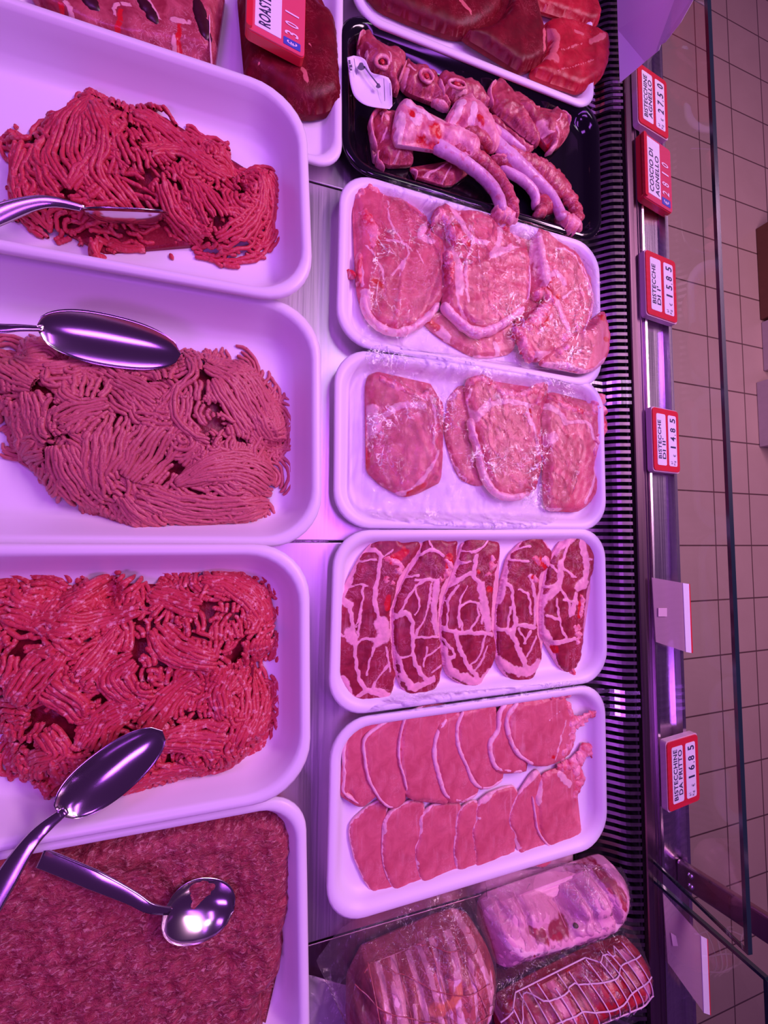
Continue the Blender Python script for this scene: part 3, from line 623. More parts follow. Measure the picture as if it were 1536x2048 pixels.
piece('pork_chop', 'chop hidden behind the third big chop, only its right sliver showing', 'pork chop', 'F',
 [(1280,520),(1340,555),(1385,620),(1392,690),(1350,790),(1280,760)], .008, .008, 'loin', GT, (0,.004), [(14,(1360,560),(1390,640),(1370,740))])
piece('pork_chop', 'leftmost big chop with bright red cut vertebra at its upper left', 'pork chop', 'F',
 [(165,130),(240,90),(320,150),(420,180),(490,230),(540,270),(545,330),(620,400),(610,550),(605,680),(560,740),(480,820),(400,840),(310,830),(230,770),(195,690),(180,560),(190,420),(180,250)], .0075, .013, 'chop', GT, (0,.003),
 [(12,(340,180),(350,280),(400,370),(460,430)),(40,(540,300),(500,360),(560,390)),(12,(330,380),(420,400),(440,460),(360,560)),(46,(230,640),(235,720)),(12,(230,400),(300,500),(320,600)),(20,(200,440),(215,600)),(8,(450,440),(400,560)),(8,(480,430),(520,500))], [(56,(260,300),(280,390)),(30,(270,580),(310,610)),(20,(130,530))],
 rims=[W_(40,(225,640),(235,730),(290,800),(380,838),(470,815),(560,745),(600,690))], bones=[[(185,170,40),(240,115,50),(300,150,40)],[(215,220,60),(250,290,100),(275,360,90),(250,420,50)],[(195,440,26),(200,520,30),(195,600,26)],[(130,530,20),(160,545,44),(180,560,20)]])
piece('pork_chop', 'second big chop from the left, thick white fat along its bottom', 'pork chop', 'F',
 [(560,270),(610,205),(680,240),(760,235),(850,260),(900,320),(950,320),(960,390),(1030,430),(1050,520),(1050,640),(1030,740),(950,800),(860,850),(790,855),(700,800),(610,740),(615,600),(630,450),(620,330)], .0085, .015, 'chop', GT, (.004,.003),
 [(30,(660,230),(700,290),(760,380),(830,400)),(46,(650,430),(690,520),(700,640)),(12,(760,400),(730,520),(740,700)),(34,(900,330),(890,420),(860,460),(960,420)),(9,(790,440),(800,520)),(10,(870,460),(930,420),(1000,420)),(14,(690,480),(690,700),(780,830)),(12,(700,250),(640,300))], [(50,(680,330),(700,370)),(20,(740,405))],
 rims=[W_(48,(620,690),(680,760),(770,830),(850,830),(950,775),(1030,715)),W_(16,(1040,690),(1052,600),(1048,500))], bones=[[(575,285,24),(612,240,50),(640,290,60)],[(640,330,50),(690,350,90),(740,400,50)],[(640,430,30),(660,500,50),(650,600,40)],[(920,310,40),(935,330,30)]])
piece('pork_chop', 'third big chop with splintered red bone down its left side', 'pork chop', 'F',
 [(1065,340),(1120,340),(1200,400),(1280,450),(1330,540),(1360,650),(1350,750),(1300,900),(1240,980),(1150,970),(1070,1000),(1000,930),(960,850),(1060,760),(1120,680),(1090,600),(1075,480)], .0085, .014, 'chop', GT, (.004,.004),
 [(44,(1090,360),(1110,460),(1130,560)),(30,(1130,600),(1180,550),(1220,600)),(26,(1180,680),(1210,760),(1260,880)),(8,(1180,430),(1260,450),(1320,560),(1350,650)),(30,(1080,960),(1150,960),(1250,960)),(12,(1160,760),(1090,860)),(10,(1260,640),(1210,680))], [(50,(1150,640),(1120,680)),(60,(1090,770),(1120,790)),(30,(1190,670))],
 rims=[W_(14,(1310,500),(1350,600),(1368,690),(1340,800),(1290,900))], bones=[[(1080,660,40),(1130,640,60),(1160,690,60),(1120,740,60)],[(1150,700,50),(1100,780,80),(1040,820,60),(980,850,50)],[(1180,560,20),(1150,610,26)],[(1220,840,60),(1240,920,50),(1190,960,36)],[(1020,860,60),(1050,930,60),(1070,990,26)]])

# ------------------------------------------------------------------ beef pieces at the top
GB = 'beef pieces in the top tray'
piece('beef_steak', 'large smooth dark red beef piece, leftmost in the top tray', 'beef', 'Q', [(120,-150),(150,-60),(190,25),(300,90),(450,165),(600,205),(700,190),(800,120),(860,20),(860,-150)], .010, .02, 'beef', GB, (0,0), ragged=.0003, fat=[(26,(640,0),(690,60)),(14,(650,190),(715,180))], dome=.018, res=.004)
piece('beef_steak', 'dark red beef piece in the middle of the top tray, reaching its lower rim', 'beef', 'Q', [(640,215),(760,180),(850,110),(900,20),(930,-60),(1020,-40),(1070,140),(1090,230),(1070,330),(960,395),(900,380),(760,290)], .012, .018, 'beef', GB, (.004,0), [(20,(1080,160),(1085,260)),(10,(870,0),(850,80)),(14,(790,60),(800,0))], dome=.012, res=.004)
piece('beef_steak', 'bright red beef piece at the upper right of the top tray', 'beef', 'Q', [(1000,-120),(1330,-120),(1350,30),(1365,90),(1345,155),(1250,140),(1150,110),(1080,80),(960,20)], .014, .014, 'beefr', GB, (0,.004), [(34,(985,70),(1060,110)),(14,(1095,20),(1090,90)),(20,(1210,120),(1280,150))], dome=.01, res=.0035)
piece('beef_steak', 'veined red beef steak nearest the grille, rounded lower right side', 'beef', 'Q', [(1075,150),(1120,110),(1210,115),(1320,155),(1400,205),(1410,310),(1375,420),(1270,500),(1200,490),(1090,450),(1000,400),(1060,340),(1100,240)], .013, .016, 'beefr', GB, (0,.004),
 [(30,(1110,150),(1150,200),(1120,300)),(40,(1110,300),(1140,310)),(12,(1240,170),(1280,190)),(26,(1320,230),(1390,200)),(6,(1150,380),(1260,350),(1340,330)),(30,(1210,500),(1270,495)),(8,(1170,270),(1280,240))], [(16,(1320,180))], dome=.012, res=.003)
rb = piece('roast_beef', 'smooth dark red roast lying under the red price tag at the top', 'beef', 'P', [(420,-160),(1000,-160),(1050,45),(1110,65),(1160,150),(1195,300),(1205,600),(1213,850),(1180,890),(1080,945),(980,965),(900,960),(780,900),(500,700),(440,610),(430,200)], .008, .028, 'beef', None, (0,0), [(24,(960,350),(990,430)),(44,(920,560),(940,650)),(8,(560,480),(530,560),(560,640)),(8,(780,435),(860,430)),(8,(1030,800),(1010,860)),(6,(1010,680),(1000,700))], dome=.022, res=.004)
bm = piece('bone_meat', 'sawn meat joint with bones and dark hollows, at the top left corner', 'meat joint', 'S', [(100,-160),(1480,-160),(1500,180),(1490,520),(1300,520),(700,420),(240,190),(120,95)], .012, .022, 'lamb', None, (0,0),
 [(60,(290,20),(330,100)),(40,(690,120),(690,40),(810,40)),(60,(1150,160),(1300,180)),(60,(1170,300),(1150,420)),(30,(960,0),(1060,170)),(90,(1300,400),(1400,460))], [(50,(740,80),(700,260)),(50,(1210,200),(1190,420)),(60,(1000,330),(1080,370)),(50,(250,20),(230,100))], dome=.01, res=.004, rims=[W_(16,(1452,120),(1458,360),(1462,500))],
 bones=[])
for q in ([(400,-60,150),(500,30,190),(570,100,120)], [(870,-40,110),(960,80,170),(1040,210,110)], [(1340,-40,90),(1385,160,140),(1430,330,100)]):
    ribbon('hollow_shade', 'S', q, .030, .006, plain('hollow_shade_colour', (.045, .004, .010), .35), bm, seed=5)  # raised near-black strips paint the shade inside the hollows
# ------------------------------------------------------------------ lamb chops in the black tray
GL = 'lamb chops in the black tray'
z0 = .0055
def ring_bone(t, c, x, y, rx, ry, z, rot=0., name='bone'):
    pts = [(x+rx*math.cos(a)*math.cos(rot)-ry*math.sin(a)*math.sin(rot), y+rx*math.cos(a)*math.sin(rot)+ry*math.sin(a)*math.cos(rot), min(rx, ry)*.75) for a in np.linspace(0, 2*math.pi, 13)]
    ribbon(name, c, pts, z, .003, MM['lambfat'], t, seed=int(x), lump=.0003)
    ribbon('marrow', c, [(x-rx*.4*math.cos(rot), y-rx*.4*math.sin(rot), ry*1.1), (x+rx*.4*math.cos(rot), y+rx*.4*math.sin(rot), ry*1.1)], z-.0005, .0022, MM['marrow'], t, seed=int(y), lump=.0003)
def lamb(label, c, pts, z, T, **k):
    bones = k.pop('bones', ()); rims = k.pop('rims', ()); rb_ = k.pop('ribs', ()); rg = k.pop('rings', ())
    mat = k.pop('mat', 'lamb')
    t = thing('lamb_chop', label, 'lamb chop', tuple(at(sum(p[0] for p in pts)/len(pts), sum(p[1] for p in pts)/len(pts), z, c)), GL)
    uid[0] += 1; s = uid[0]*17
    slab('meat', c, pts, z, T, MM[mat], t, .0019, k.get('zg', (0, 0)), [(f[0]*1.2, *f[1:]) for f in k.get('fat', ())], [(f[0]*1.6, *f[1:]) for f in k.get('blood', ())], s, lump=.0018, ragged=.0020, dome=T*1.1)
    for i, (nm, mt, h, zz_, q) in enumerate(rb_):
        if nm == 'meat_strip': q = [(x-12, y+20, w_*1.35) for x, y, w_ in q]
        ribbon(nm, c, q, zz_, h, MM[mt], t, seed=s+i, lump={'knuckle': .0024, 'rib_bone': .0003}.get(nm, .0010), wn={'rib_bone': .06}.get(nm, .3), nseg=14, step=.0018, zs=[zz_+.003*math.sin(j) for j in range(len(q))], under=.6)
    for i, q in enumerate(rims): ribbon('fat_rim', c, q, z+T*.55, T*.5, MM['lambfat'], t, seed=s+20+i, lump=.0009)
    for i, q in enumerate(bones): ribbon('bone', c, q, z+T*.6, T*.5, MM['lambfat'], t, seed=s+40+i, lump=.001)
    for r in rg: ring_bone(t, c, *r)
    return t
lamb('leftmost lamb chop, with a red marrow ring, next to the white sticker', 'X',
     [(200,100),(230,30),(300,12),(360,50),(430,120),(520,180),(600,190),(720,270),(700,420),(640,560),(640,700),(580,720),(480,560),(340,500),(250,330),(205,240)], z0, .020,
     fat=[(30,(230,120),(250,180)),(40,(230,260),(270,300)),(26,(310,180),(300,280),(290,350)),(20,(540,220),(570,330)),(22,(300,380),(400,380)),(24,(450,480),(540,500))], rings=[(468,340,75,66,z0+.0195,.5)],
     rims=[W_(26,(205,110),(232,40),(290,20))])
lamb('second lamb chop from the left, its rib pointing down to the right', 'X',
     [(735,315),(800,360),(900,375),(1010,420),(1075,480),(1080,560),(1090,680),(1180,790),(1200,870),(1080,820),(960,780),(820,755),(720,690),(650,580),(650,520),(690,440)], z0+.001, .020,
     fat=[(70,(720,400),(720,560),(800,640)),(30,(900,700),(1000,760)),(24,(760,340),(830,440)),(16,(1020,640),(1080,700))], rings=[(955,495,80,56,z0+.0205,.7)],
     rims=[W_(60,(1010,770),(1100,800),(1200,855)), W_(26,(735,330),(700,420),(655,530))])
lamb('third lamb chop from the left, marrow bone showing just above the pale lumpy joint', 'X',
     [(1090,490),(1150,462),(1300,500),(1420,530),(1536,600),(1600,720),(1640,860),(1500,860),(1300,830),(1200,800),(1120,680),(1085,580)], z0+.001, .021,
     fat=[(50,(1120,500),(1120,620),(1200,700)),(40,(1280,620),(1400,640)),(30,(1180,560),(1230,540))], rings=[(1290,585,95,42,z0+.0215,.25)],
     rims=[W_(40,(1100,520),(1110,610),(1160,690))])
lamb('lamb chop with a smooth dark oval eye and white left edge', 'V',
     [(225,170),(300,105),(360,120),(470,220),(600,280),(700,370),(760,440),(640,520),(700,640),(760,790),(700,840),(560,740),(440,620),(330,560),(250,460),(210,300)], z0+.002, .018,
     fat=[(20,(420,520),(400,580))], rims=[W_(34,(300,112),(236,170),(222,280),(262,380))])
lamb('rightmost lamb chop, chunky with pale bone core and blood red hollow', 'V',
     [(480,400),(520,345),(620,380),(760,460),(860,450),(940,400),(1000,440),(1090,520),(1095,620),(1050,760),(980,840),(860,905),(830,830),(740,760),(640,640),(560,520),(470,460)], z0+.004, .024,
     fat=[(70,(520,380),(520,440)),(120,(770,600),(820,580)),(20,(960,600),(1000,700)),(22,(850,620),(950,640)),(24,(620,400),(640,520)),(14,(1010,470),(960,560))], blood=[(100,(870,760),(900,740)),(40,(640,620),(690,660))],
     rims=[W_(44,(950,740),(930,830),(860,890)), W_(24,(990,440),(1080,530),(1088,620))])
lamb('lamb chop pieces bundled at the lower left of the black tray', 'W',
     [(110,330),(150,230),(220,195),(340,215),(420,230),(420,400),(440,600),(560,660),(570,800),(470,840),(300,845),(200,800),(130,780),(190,650),(120,520)], z0, .022,
     fat=[(50,(140,300),(150,480),(200,600)),(34,(190,640),(210,780)),(26,(380,780),(440,650)),(50,(260,240),(300,300)),(20,(300,400),(260,500))],
     rims=[W_(44,(240,200),(150,260),(118,380),(150,540),(190,640)), W_(30,(200,660),(195,780),(280,838)), W_(30,(350,250),(250,280),(230,400))])
lamb('small curled strip of lamb at the bottom centre of the black tray', 'W',
     [(550,855),(610,865),(700,880),(820,850),(900,790),(1010,770),(1060,800),(1200,880),(1100,960),(980,1050),(860,1040),(740,980),(610,970),(580,900)], z0, .014,
     fat=[(30,(580,870),(630,960)),(24,(650,900),(800,880),(960,790)),(16,(900,1030),(960,900),(1010,830))], rims=[W_(26,(560,862),(620,900),(620,965))])
# the three long ribs
lamb('long lamb rib chop at the front, bone sweeping to the lower right', 'W',
     [(420,180),(480,115),(560,120),(680,200),(800,280),(930,370),(1080,400),(1200,480),(1270,500),(1320,600),(1260,720),(1100,640),(960,600),(900,560),(840,670),(760,640),(640,600),(520,610),(390,605),(350,500),(390,320)], z0+.021, .016,
     mat='lambfat', fat=[(80,(460,250),(440,560)),(60,(540,140),(800,300)),(90,(600,330),(640,300))], blood=[(50,(570,250),(575,270)),(130,(720,560),(830,590)),(60,(560,580),(640,585)),(90,(820,430),(860,440))],
     ribs=[('rib_bone','ribbone',.010,z0+.022,[(830,560,190),(930,620,150),(1050,690,130),(1200,790,125),(1340,900,125),(1440,1000,130),(1510,1100,130),(1560,1220,130),(1570,1330,120)]),
           ('meat_strip','lamb',.009,z0+.020,[(900,420,90),(1050,480,130),(1200,570,150),(1330,680,110),(1450,790,100),(1570,930,90),(1650,1060,90),(1710,1230,100),(1740,1380,40)]),
           ('fat_rim','lambfat',.006,z0+.026,[(900,370,34),(1020,400,34),(1160,500,50),(1260,510,44),(1300,600,30)]),
           ('knuckle','lambfat',.013,z0+.016,[(1450,1360,60),(1510,1340,130),(1590,1330,170),(1680,1390,110),(1735,1440,36)])])
lamb('pale lumpy lamb rib chop lying in the middle behind the front one', 'W',
     [(950,380),(960,290),(1020,180),(1120,70),(1200,30),(1260,90),(1330,130),(1400,200),(1460,330),(1500,440),(1520,600),(1480,680),(1380,660),(1320,560),(1180,460),(1140,460),(1080,400)], z0+.020, .018,
     mat='lambfat', blood=[(40,(1310,290),(1350,330)),(90,(1190,400),(1280,430)),(60,(1380,560),(1430,620))], fat=[(60,(1130,100),(1050,300)),(60,(1260,160),(1240,300))],
     ribs=[('meat_strip','lamb',.008,z0+.026,[(1160,400,50),(1260,430,100),(1380,480,90),(1440,560,70),(1450,630,30)]),
           ('rib_bone','ribbone',.009,z0+.020,[(1440,470,130),(1560,600,150),(1700,720,150),(1850,860,140),(1990,1000,120),(2110,1130,110),(2200,1290,110),(2240,1400,130)]),
           ('meat_strip','lamb',.009,z0+.017,[(1640,600,60),(1800,700,90),(1960,760,140),(2120,880,170),(2240,1020,160),(2330,1140,130),(2400,1270,110),(2430,1420,90)]),
           ('fat_rim','lambfat',.006,z0+.026,[(1300,150,60),(1380,260,60),(1480,390,60),(1560,470,70)]),
           ('knuckle','lambfat',.014,z0+.012,[(2190,1420,60),(2260,1400,150),(2330,1440,170),(2400,1500,150),(2380,1560,50)])])
lamb('lamb rib chop with a grey shaded inner rib curving beneath the middle one', 'V',
     [(150,520),(240,500),(360,580),(470,680),(580,780),(700,860),(640,900),(520,840),(400,740),(280,640),(180,560)], z0+.016, .010,
     ribs=[('rib_bone','ribbone',.006,z0+.022,[(170,540,50),(290,620,80),(420,720,90),(540,820,60),(620,880,30)]),
           ('rib_bone','ribbone',.008,z0+.013,[(330,1050,60),(480,1120,90),(600,1190,110),(700,1290,110),(740,1400,90),(720,1500,70)]),
           ('meat_strip','lamb',.010,z0+.014,[(230,940,40),(400,960,80),(560,1020,90),(700,1100,110),(820,1230,130),(880,1360,170),(850,1470,120),(740,1550,50)]),
           ('fat_rim','lambfat',.004,z0+.022,[(250,930,20),(400,945,30),(560,990,30),(700,1070,20)])])

# white sticker curling on the film
st = thing('price_sticker', 'curled white printed sticker at the left end of the black tray', 'sticker', tuple(at(740, 165, .03)))
nx, ny = 12, 26
c4 = [(78,300),(250,300),(575,540),(545,870),(250,835),(125,680)]
def sticker():
    L = [(78,300),(95,450),(120,620),(170,740),(300,830),(545,868)]; Rr = [(150,280),(270,320),(345,465),(470,500),(555,560),(575,830)]
    L = catmull(np.array(L, float), 30, False); Rr = catmull(np.array(Rr, float), 30, False); V = []
    for j in range(ny+1):
        a = L[int(round(j/ny*(len(L)-1)))]; b = Rr[int(round(j/ny*(len(Rr)-1)))]
        for i in range(nx+1):
            u = i/nx; p = a+(b-a)*u; sag = -.006*math.sin(math.pi*min(1, (1-u)*1.25))*math.sin(math.pi*j/ny)
            V.append(at(p[0], p[1], .034+sag, 'X'))
    Fc = [(j*(nx+1)+i, (j+1)*(nx+1)+i, (j+1)*(nx+1)+i+1, j*(nx+1)+i+1) for j in range(ny) for i in range(nx)]
    return V, Fc
V, Fc = sticker(); o = mesh('paper', V, Fc, MT['paper'], st); m = o.modifiers.new('s', 'SOLIDIFY'); m.thickness = .0003
def flat_poly(name, c, pts, z, mat, parent): return mesh(name, [at(x, y, z, c) for x, y in pts], [tuple(range(len(pts)))[::-1]], mat, parent, False)
GREY = plain('grey_print', (.12, .10, .16), .6)
for k_, (x, y, r_) in enumerate(((232, 400, 38), (420, 612, 24))):
    flat_poly('printed_emblem', 'X', [(x+r_*math.cos(a)*(1+.25*math.sin(3*a)), y+r_*1.15*math.sin(a)) for a in np.linspace(0, 6.0, 16)], .0365, GREY, st)
for q in ([(255,400),(275,395),(345,500),(330,500)], [(150,310),(156,310),(182,490),(176,490)], [(330,500),(345,495),(420,590),(408,600)], [(478,530),(484,530),(492,780),(486,780)], [(545,580),(552,580),(556,720),(550,720)],
          [(90,330),(112,328),(118,372),(98,376)], [(96,385),(130,380),(136,410),(104,414)], [(104,425),(128,422),(134,444),(112,446)]):
    flat_poly('printed_line', 'X', q, .0365, GREY, st)

# ------------------------------------------------------------------ mince
def mince_mat(name, c1, c2, fleck, fl=.5, dark=(.10, .004, .014), fs=190.):
    m, nt, bs = newmat(name); co = coords(nt)
    c = mixc(nt, noise(nt, 28., co, 4, .6), c1, c2)
    v = noise(nt, fs, co, 3, .6); c = mixc(nt, math_(nt, 'MULTIPLY', ramp(nt, .55, .70, v), fl), c, fleck)
    d = noise(nt, fs*1.6, co, 2); c = mixc(nt, math_(nt, 'MULTIPLY', ramp(nt, .60, .75, d), .55), c, dark)
    nt.links.new(c, bs.inputs['Base Color']); bs.inputs['Roughness'].default_value = .34; bs.inputs['Specular IOR Level'].default_value = .4
    bump(nt, bs, math_(nt, 'ADD', noise(nt, 330., co, 3), math_(nt, 'MULTIPLY', noise(nt, 900., co, 2), .4)), .55, .0012); return m
def mince(name, label, c, outline, zf, Hm, mat, bundles, dia, nrand, seed, nfree=60, lenr=(60, 150), spread=(4, 9), holes=(), tilt=(0, 0)):
    r = np.random.default_rng(seed); s = abs(at2(110, 100, zf, c)[0]-at2(100, 100, zf, c)[0])/10
    P = np.array([at2(x, y, zf+Hm*.35, c) for x, y in outline]); P = catmull(P, .004); A_, B_ = P, np.roll(P, -1, 0)
    def hgt(q):
        d = np.concatenate([segdist(q[i:i+4000], A_, B_)[0].min(1) for i in range(0, len(q), 4000)]); ins = inside(q, P)
        h = Hm*(1-np.exp(-d/.030))*(1+.28*wav(q, 55, seed, 2))
        return np.where(ins, h, -.001-np.minimum(d, .01)*.3)
    arrs = []
    def strand(path, rad, zoff):
        # path Nx2 world, laid onto the heap
        arrs.append((path, rad, zoff))
    def bundle(path, hw0, n, rad, zoff, curl=0.):
        T_ = np.gradient(path, axis=0); T_ /= np.linalg.norm(T_, axis=1)[:, None]+1e-9; Nn = np.stack([-T_[:, 1], T_[:, 0]], 1)
        for k in range(n):
            u = (k/(n-1)*2-1) if n > 1 else 0; u += r.normal(0, .35/n)
            off = hw0*u; L = len(path); a = int(abs(r.normal(0, .07))*L); b = L-int(abs(r.normal(0, .07))*L)
            q = path+Nn*(off if np.ndim(off) else np.full(L, off))[:, None]
            jit = wav(q+k*3.1, 260, seed+k, 2)*rad*.9; q = q+Nn*jit[:, None]
            q = q[a:max(a+4, b)]
            strand(q, rad*r.uniform(.88, 1.1), zoff+math.sqrt(max(0, 1-u*u*.8))*rad*1.5+r.normal(0, rad*.12))
    mn, mx = P.min(0), P.max(0); th0 = r.uniform(0, 6.28)
    made = 0; layer = 0
    while made < nrand:
        q = r.uniform(mn, mx)
        if not inside(q[None], P)[0]: continue
        if made % 3 == 0 and segdist(q[None], A_, B_)[0].min() > .022: continue
        ang = th0+2.6*wav(q[None], 14, seed+77, 1)[0]*2+r.normal(0, .55); L = r.uniform(*lenr)*s; k = r.normal(0, 1.1)/L; m_ = 14
        t = np.linspace(-.5, .5, m_)*L; a_ = ang+k*t*1.2; st_ = np.stack([np.cos(a_), np.sin(a_)], 1)*(L/m_); path = q+np.cumsum(st_, 0)-st_.sum(0)/2
        n = int(r.integers(*spread)); ins = inside(path, P) | (segdist(path, A_, B_)[0].min(1) < .003)
        path = path[ins] if ins.sum() > 5 else path[:0]
        if len(path) < 5: continue
        fan = np.linspace(r.uniform(.7, 1.), r.uniform(.9, 1.3), len(path))
        bundle(path, fan*n*dia*.5, n, dia/2, r.uniform(-.0015, .0035)+.003*made/nrand); made += 1
    for bd in bundles:
        n = bd[0]; pts = np.array([[*at2(x, y, zf+Hm, c), hw*s] for x, y, hw in bd[1:]])
        pp = catmull(pts, .0045, False); bundle(pp[:, :2], pp[:, 2], n, dia/2, .0055)
    made = 0
    while made < nfree:
        q = r.uniform(mn, mx)
        if not inside(q[None], P)[0]: continue
        L = r.uniform(40, 130)*s; m_ = 12; ang = r.uniform(0, 6.28); a_ = ang+np.cumsum(r.normal(0, .28, m_)); st_ = np.stack([np.cos(a_), np.sin(a_)], 1)*(L/m_)
        strand(q+np.cumsum(st_, 0), dia/2, .0065+r.uniform(0, .002)); made += 1
    V = []; Fc = []; ns = 6; th = np.linspace(0, 2*math.pi, ns, endpoint=False); nb = 0
    allq = np.concatenate([a[0] for a in arrs]); hh = hgt(allq); k0 = 0
    for path, rad, zo in arrs:
        L = len(path); h = hh[k0:k0+L]; k0 += L
        zc = zf+np.maximum(h, 0)+zo*np.clip(h/.006, 0, 1)+rad*.8
        for hx, hy, hr, hz in holes:
            pass
        C3 = np.column_stack([path, zc]); T_ = np.gradient(C3, axis=0); T_ /= np.linalg.norm(T_, axis=1)[:, None]+1e-9
        Sd = np.cross(T_, [0, 0, 1.]); Sd /= np.linalg.norm(Sd, axis=1)[:, None]+1e-9; Up = np.cross(Sd, T_)
        rr_ = rad*(1+.10*np.sin(np.arange(L)*2.1+rad*1e5)); rr_[0] *= .55; rr_[-1] *= .55
        ringv = C3[:, None]+rr_[:, None, None]*(np.cos(th)[None, :, None]*Sd[:, None]+np.sin(th)[None, :, None]*Up[:, None])
        V.append(ringv.reshape(-1, 3)); i = np.arange(L-1)[:, None]; j = np.arange(ns)[None]
        f = np.stack([nb+i*ns+j, nb+i*ns+(j+1) % ns, nb+(i+1)*ns+(j+1) % ns, nb+(i+1)*ns+j], 2).reshape(-1, 4)
        Fc.append(f[:, ::-1]); nb += L*ns
        Fc_cap = None
    V = np.concatenate(V); Fq = np.concatenate(Fc)
    # the packed mass under the strands
    oc = np.array(outline, float); oc = oc.mean(0)+(oc-oc.mean(0))*.86
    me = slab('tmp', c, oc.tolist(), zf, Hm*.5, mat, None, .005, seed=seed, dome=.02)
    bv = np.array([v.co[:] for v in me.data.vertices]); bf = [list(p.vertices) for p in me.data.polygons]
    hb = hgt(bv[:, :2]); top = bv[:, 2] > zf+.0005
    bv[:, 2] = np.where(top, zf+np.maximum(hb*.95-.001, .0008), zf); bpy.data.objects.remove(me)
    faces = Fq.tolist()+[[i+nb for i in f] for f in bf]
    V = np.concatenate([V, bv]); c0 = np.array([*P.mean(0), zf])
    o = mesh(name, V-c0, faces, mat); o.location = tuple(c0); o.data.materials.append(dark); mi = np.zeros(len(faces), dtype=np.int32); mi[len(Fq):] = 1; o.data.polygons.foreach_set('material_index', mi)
    tag(o, label, 'minced meat', None, 'stuff'); print(name, len(arrs), len(V)); return o, hgt

dark = mince_mat('gap_shade_mince', (.22, .006, .02), (.30, .012, .03), (.5, .1, .1), .3)  # darker base mass paints the shade seen between the strands
MM['mince1'] = mince_mat('red_mince', (.50, .030, .055), (.62, .055, .080), (.80, .28, .28), .45)
MM['mince2'] = mince_mat('pale_mince', (.50, .115, .125), (.60, .15, .155), (.72, .30, .28), .35)
MM['mince3'] = mince_mat('fatty_mince', (.50, .028, .050), (.64, .07, .09), (.88, .42, .42), .85)
p1 = [(12,630),(40,605),(110,640),(190,590),(215,520),(270,530),(330,500),(430,432),(500,455),(595,492),(640,500),(740,490),(850,520),(860,590),(950,650),(1080,705),(1112,760),(1120,850),(1210,800),(1320,825),(1332,900),(1320,1000),(1270,1110),(1190,1200),(1080,1225),(1000,1200),(950,1165),(870,1130),(780,1080),(700,1030),(640,1050),(680,1125),(580,1110),(510,1130),(500,1190),(480,1270),(430,1230),(410,1150),(350,1135),(300,1120),(150,1090),(90,1040),(30,940),(30,800),(10,780),(30,720)]
m1, h1 = mince('red_mince', 'heap of bright red mince strands in the uppermost left tray', 'A', p1, ZL[1]+.003, .024, MM['mince1'],
 [(11,(450,470,40),(350,600,110),(300,760,140),(390,900,130)),(7,(440,500,30),(520,700,70),(480,850,80),(600,960,60)),(9,(1260,820,45),(1275,960,65),(1190,1110,95),(1040,1160,60)),
  (8,(930,880,30),(980,960,90),(1040,1060,100)),(7,(640,540,40),(780,600,60),(900,700,60),(960,760,60)),(6,(110,660,60),(60,800,50),(90,950,60),(200,1040,50)),(5,(560,720,30),(460,780,30),(330,910,30)),
  (6,(700,760,40),(850,700,50),(1000,780,50),(1110,830,40)),(5,(780,880,30),(830,1000,40),(960,1120,30)),(4,(300,560,30),(200,700,40),(220,860,40),(280,930,30)),(2,(120,610,14),(110,540,14),(150,490,14),(195,478,10)),
  (4,(560,880,40),(660,980,40),(740,990,30)),(5,(420,1100,30),(430,1180,25),(480,1270,14)),(4,(480,1090,20),(570,1120,20),(670,1130,14))], .0048, 150, 11, 70, (70, 170), (3, 8))
p2 = [(-60,260),(0,270),(60,300),(90,220),(200,205),(350,280),(480,258),(620,265),(760,330),(850,262),(920,275),(1050,312),(1160,330),(1240,450),(1310,560),(1335,690),(1240,740),(1280,850),(1270,940),(1250,990),(1190,1080),(1000,1105),(860,1125),(740,1135),(620,1140),(560,1100),(440,1040),(330,1010),(230,975),(190,900),(100,800),(50,740),(40,650),(0,600),(-60,580)]
m2, h2 = mince('pale_mince', 'big heap of pale brownish pink mince strands in the second left tray', 'B', p2, ZL[2]+.003, .034, MM['mince2'],
 [(13,(960,320,60),(1120,400,110),(1220,560,100),(1280,690,60)),(12,(820,905,14),(1000,830,80),(1150,820,110),(1270,880,110)),(11,(640,950,70),(850,1020,85),(1050,1030,80),(1260,990,40)),(7,(520,395,50),(620,450,60),(740,525,45)),
  (9,(290,730,60),(300,840,90),(360,960,90)),(6,(470,680,45),(450,800,60),(440,950,50)),(10,(780,650,110),(690,770,110),(600,880,70)),(8,(560,640,60),(520,760,70),(480,860,40)),(6,(130,470,45),(140,560,60),(150,640,60)),
  (5,(70,690,40),(150,700,50),(60,760,50),(200,760,30)),(7,(-20,330,70),(80,400,60),(160,440,40)),(6,(100,280,40),(200,260,60),(240,290,50)),(7,(480,290,60),(520,340,70),(560,380,50)),(6,(640,300,50),(720,340,60),(760,420,40)),
  (3,(880,300,20),(900,400,18),(820,470,18),(700,620,16)),(3,(830,450,14),(820,580,16),(900,680,16),(980,700,14)),(7,(270,620,70),(400,570,70),(520,540,40)),(5,(200,350,20),(300,330,30),(400,310,20)),(2,(210,350,10),(215,430,10),(330,410,10),(385,370,10)),
  (5,(1000,420,30),(1060,520,40),(1160,660,40)),(2,(610,740,14),(605,900,14),(640,1060,14),(760,1100,10)),(8,(560,960,30),(640,1060,50),(740,1110,40)),(5,(300,470,30),(330,500,40),(390,520,30)),(2,(1040,690,10),(1010,720,10),(1060,740,10),(1090,700,10),(1040,660,10))], .0047, 190, 22, 60, (80, 190), (5, 10))
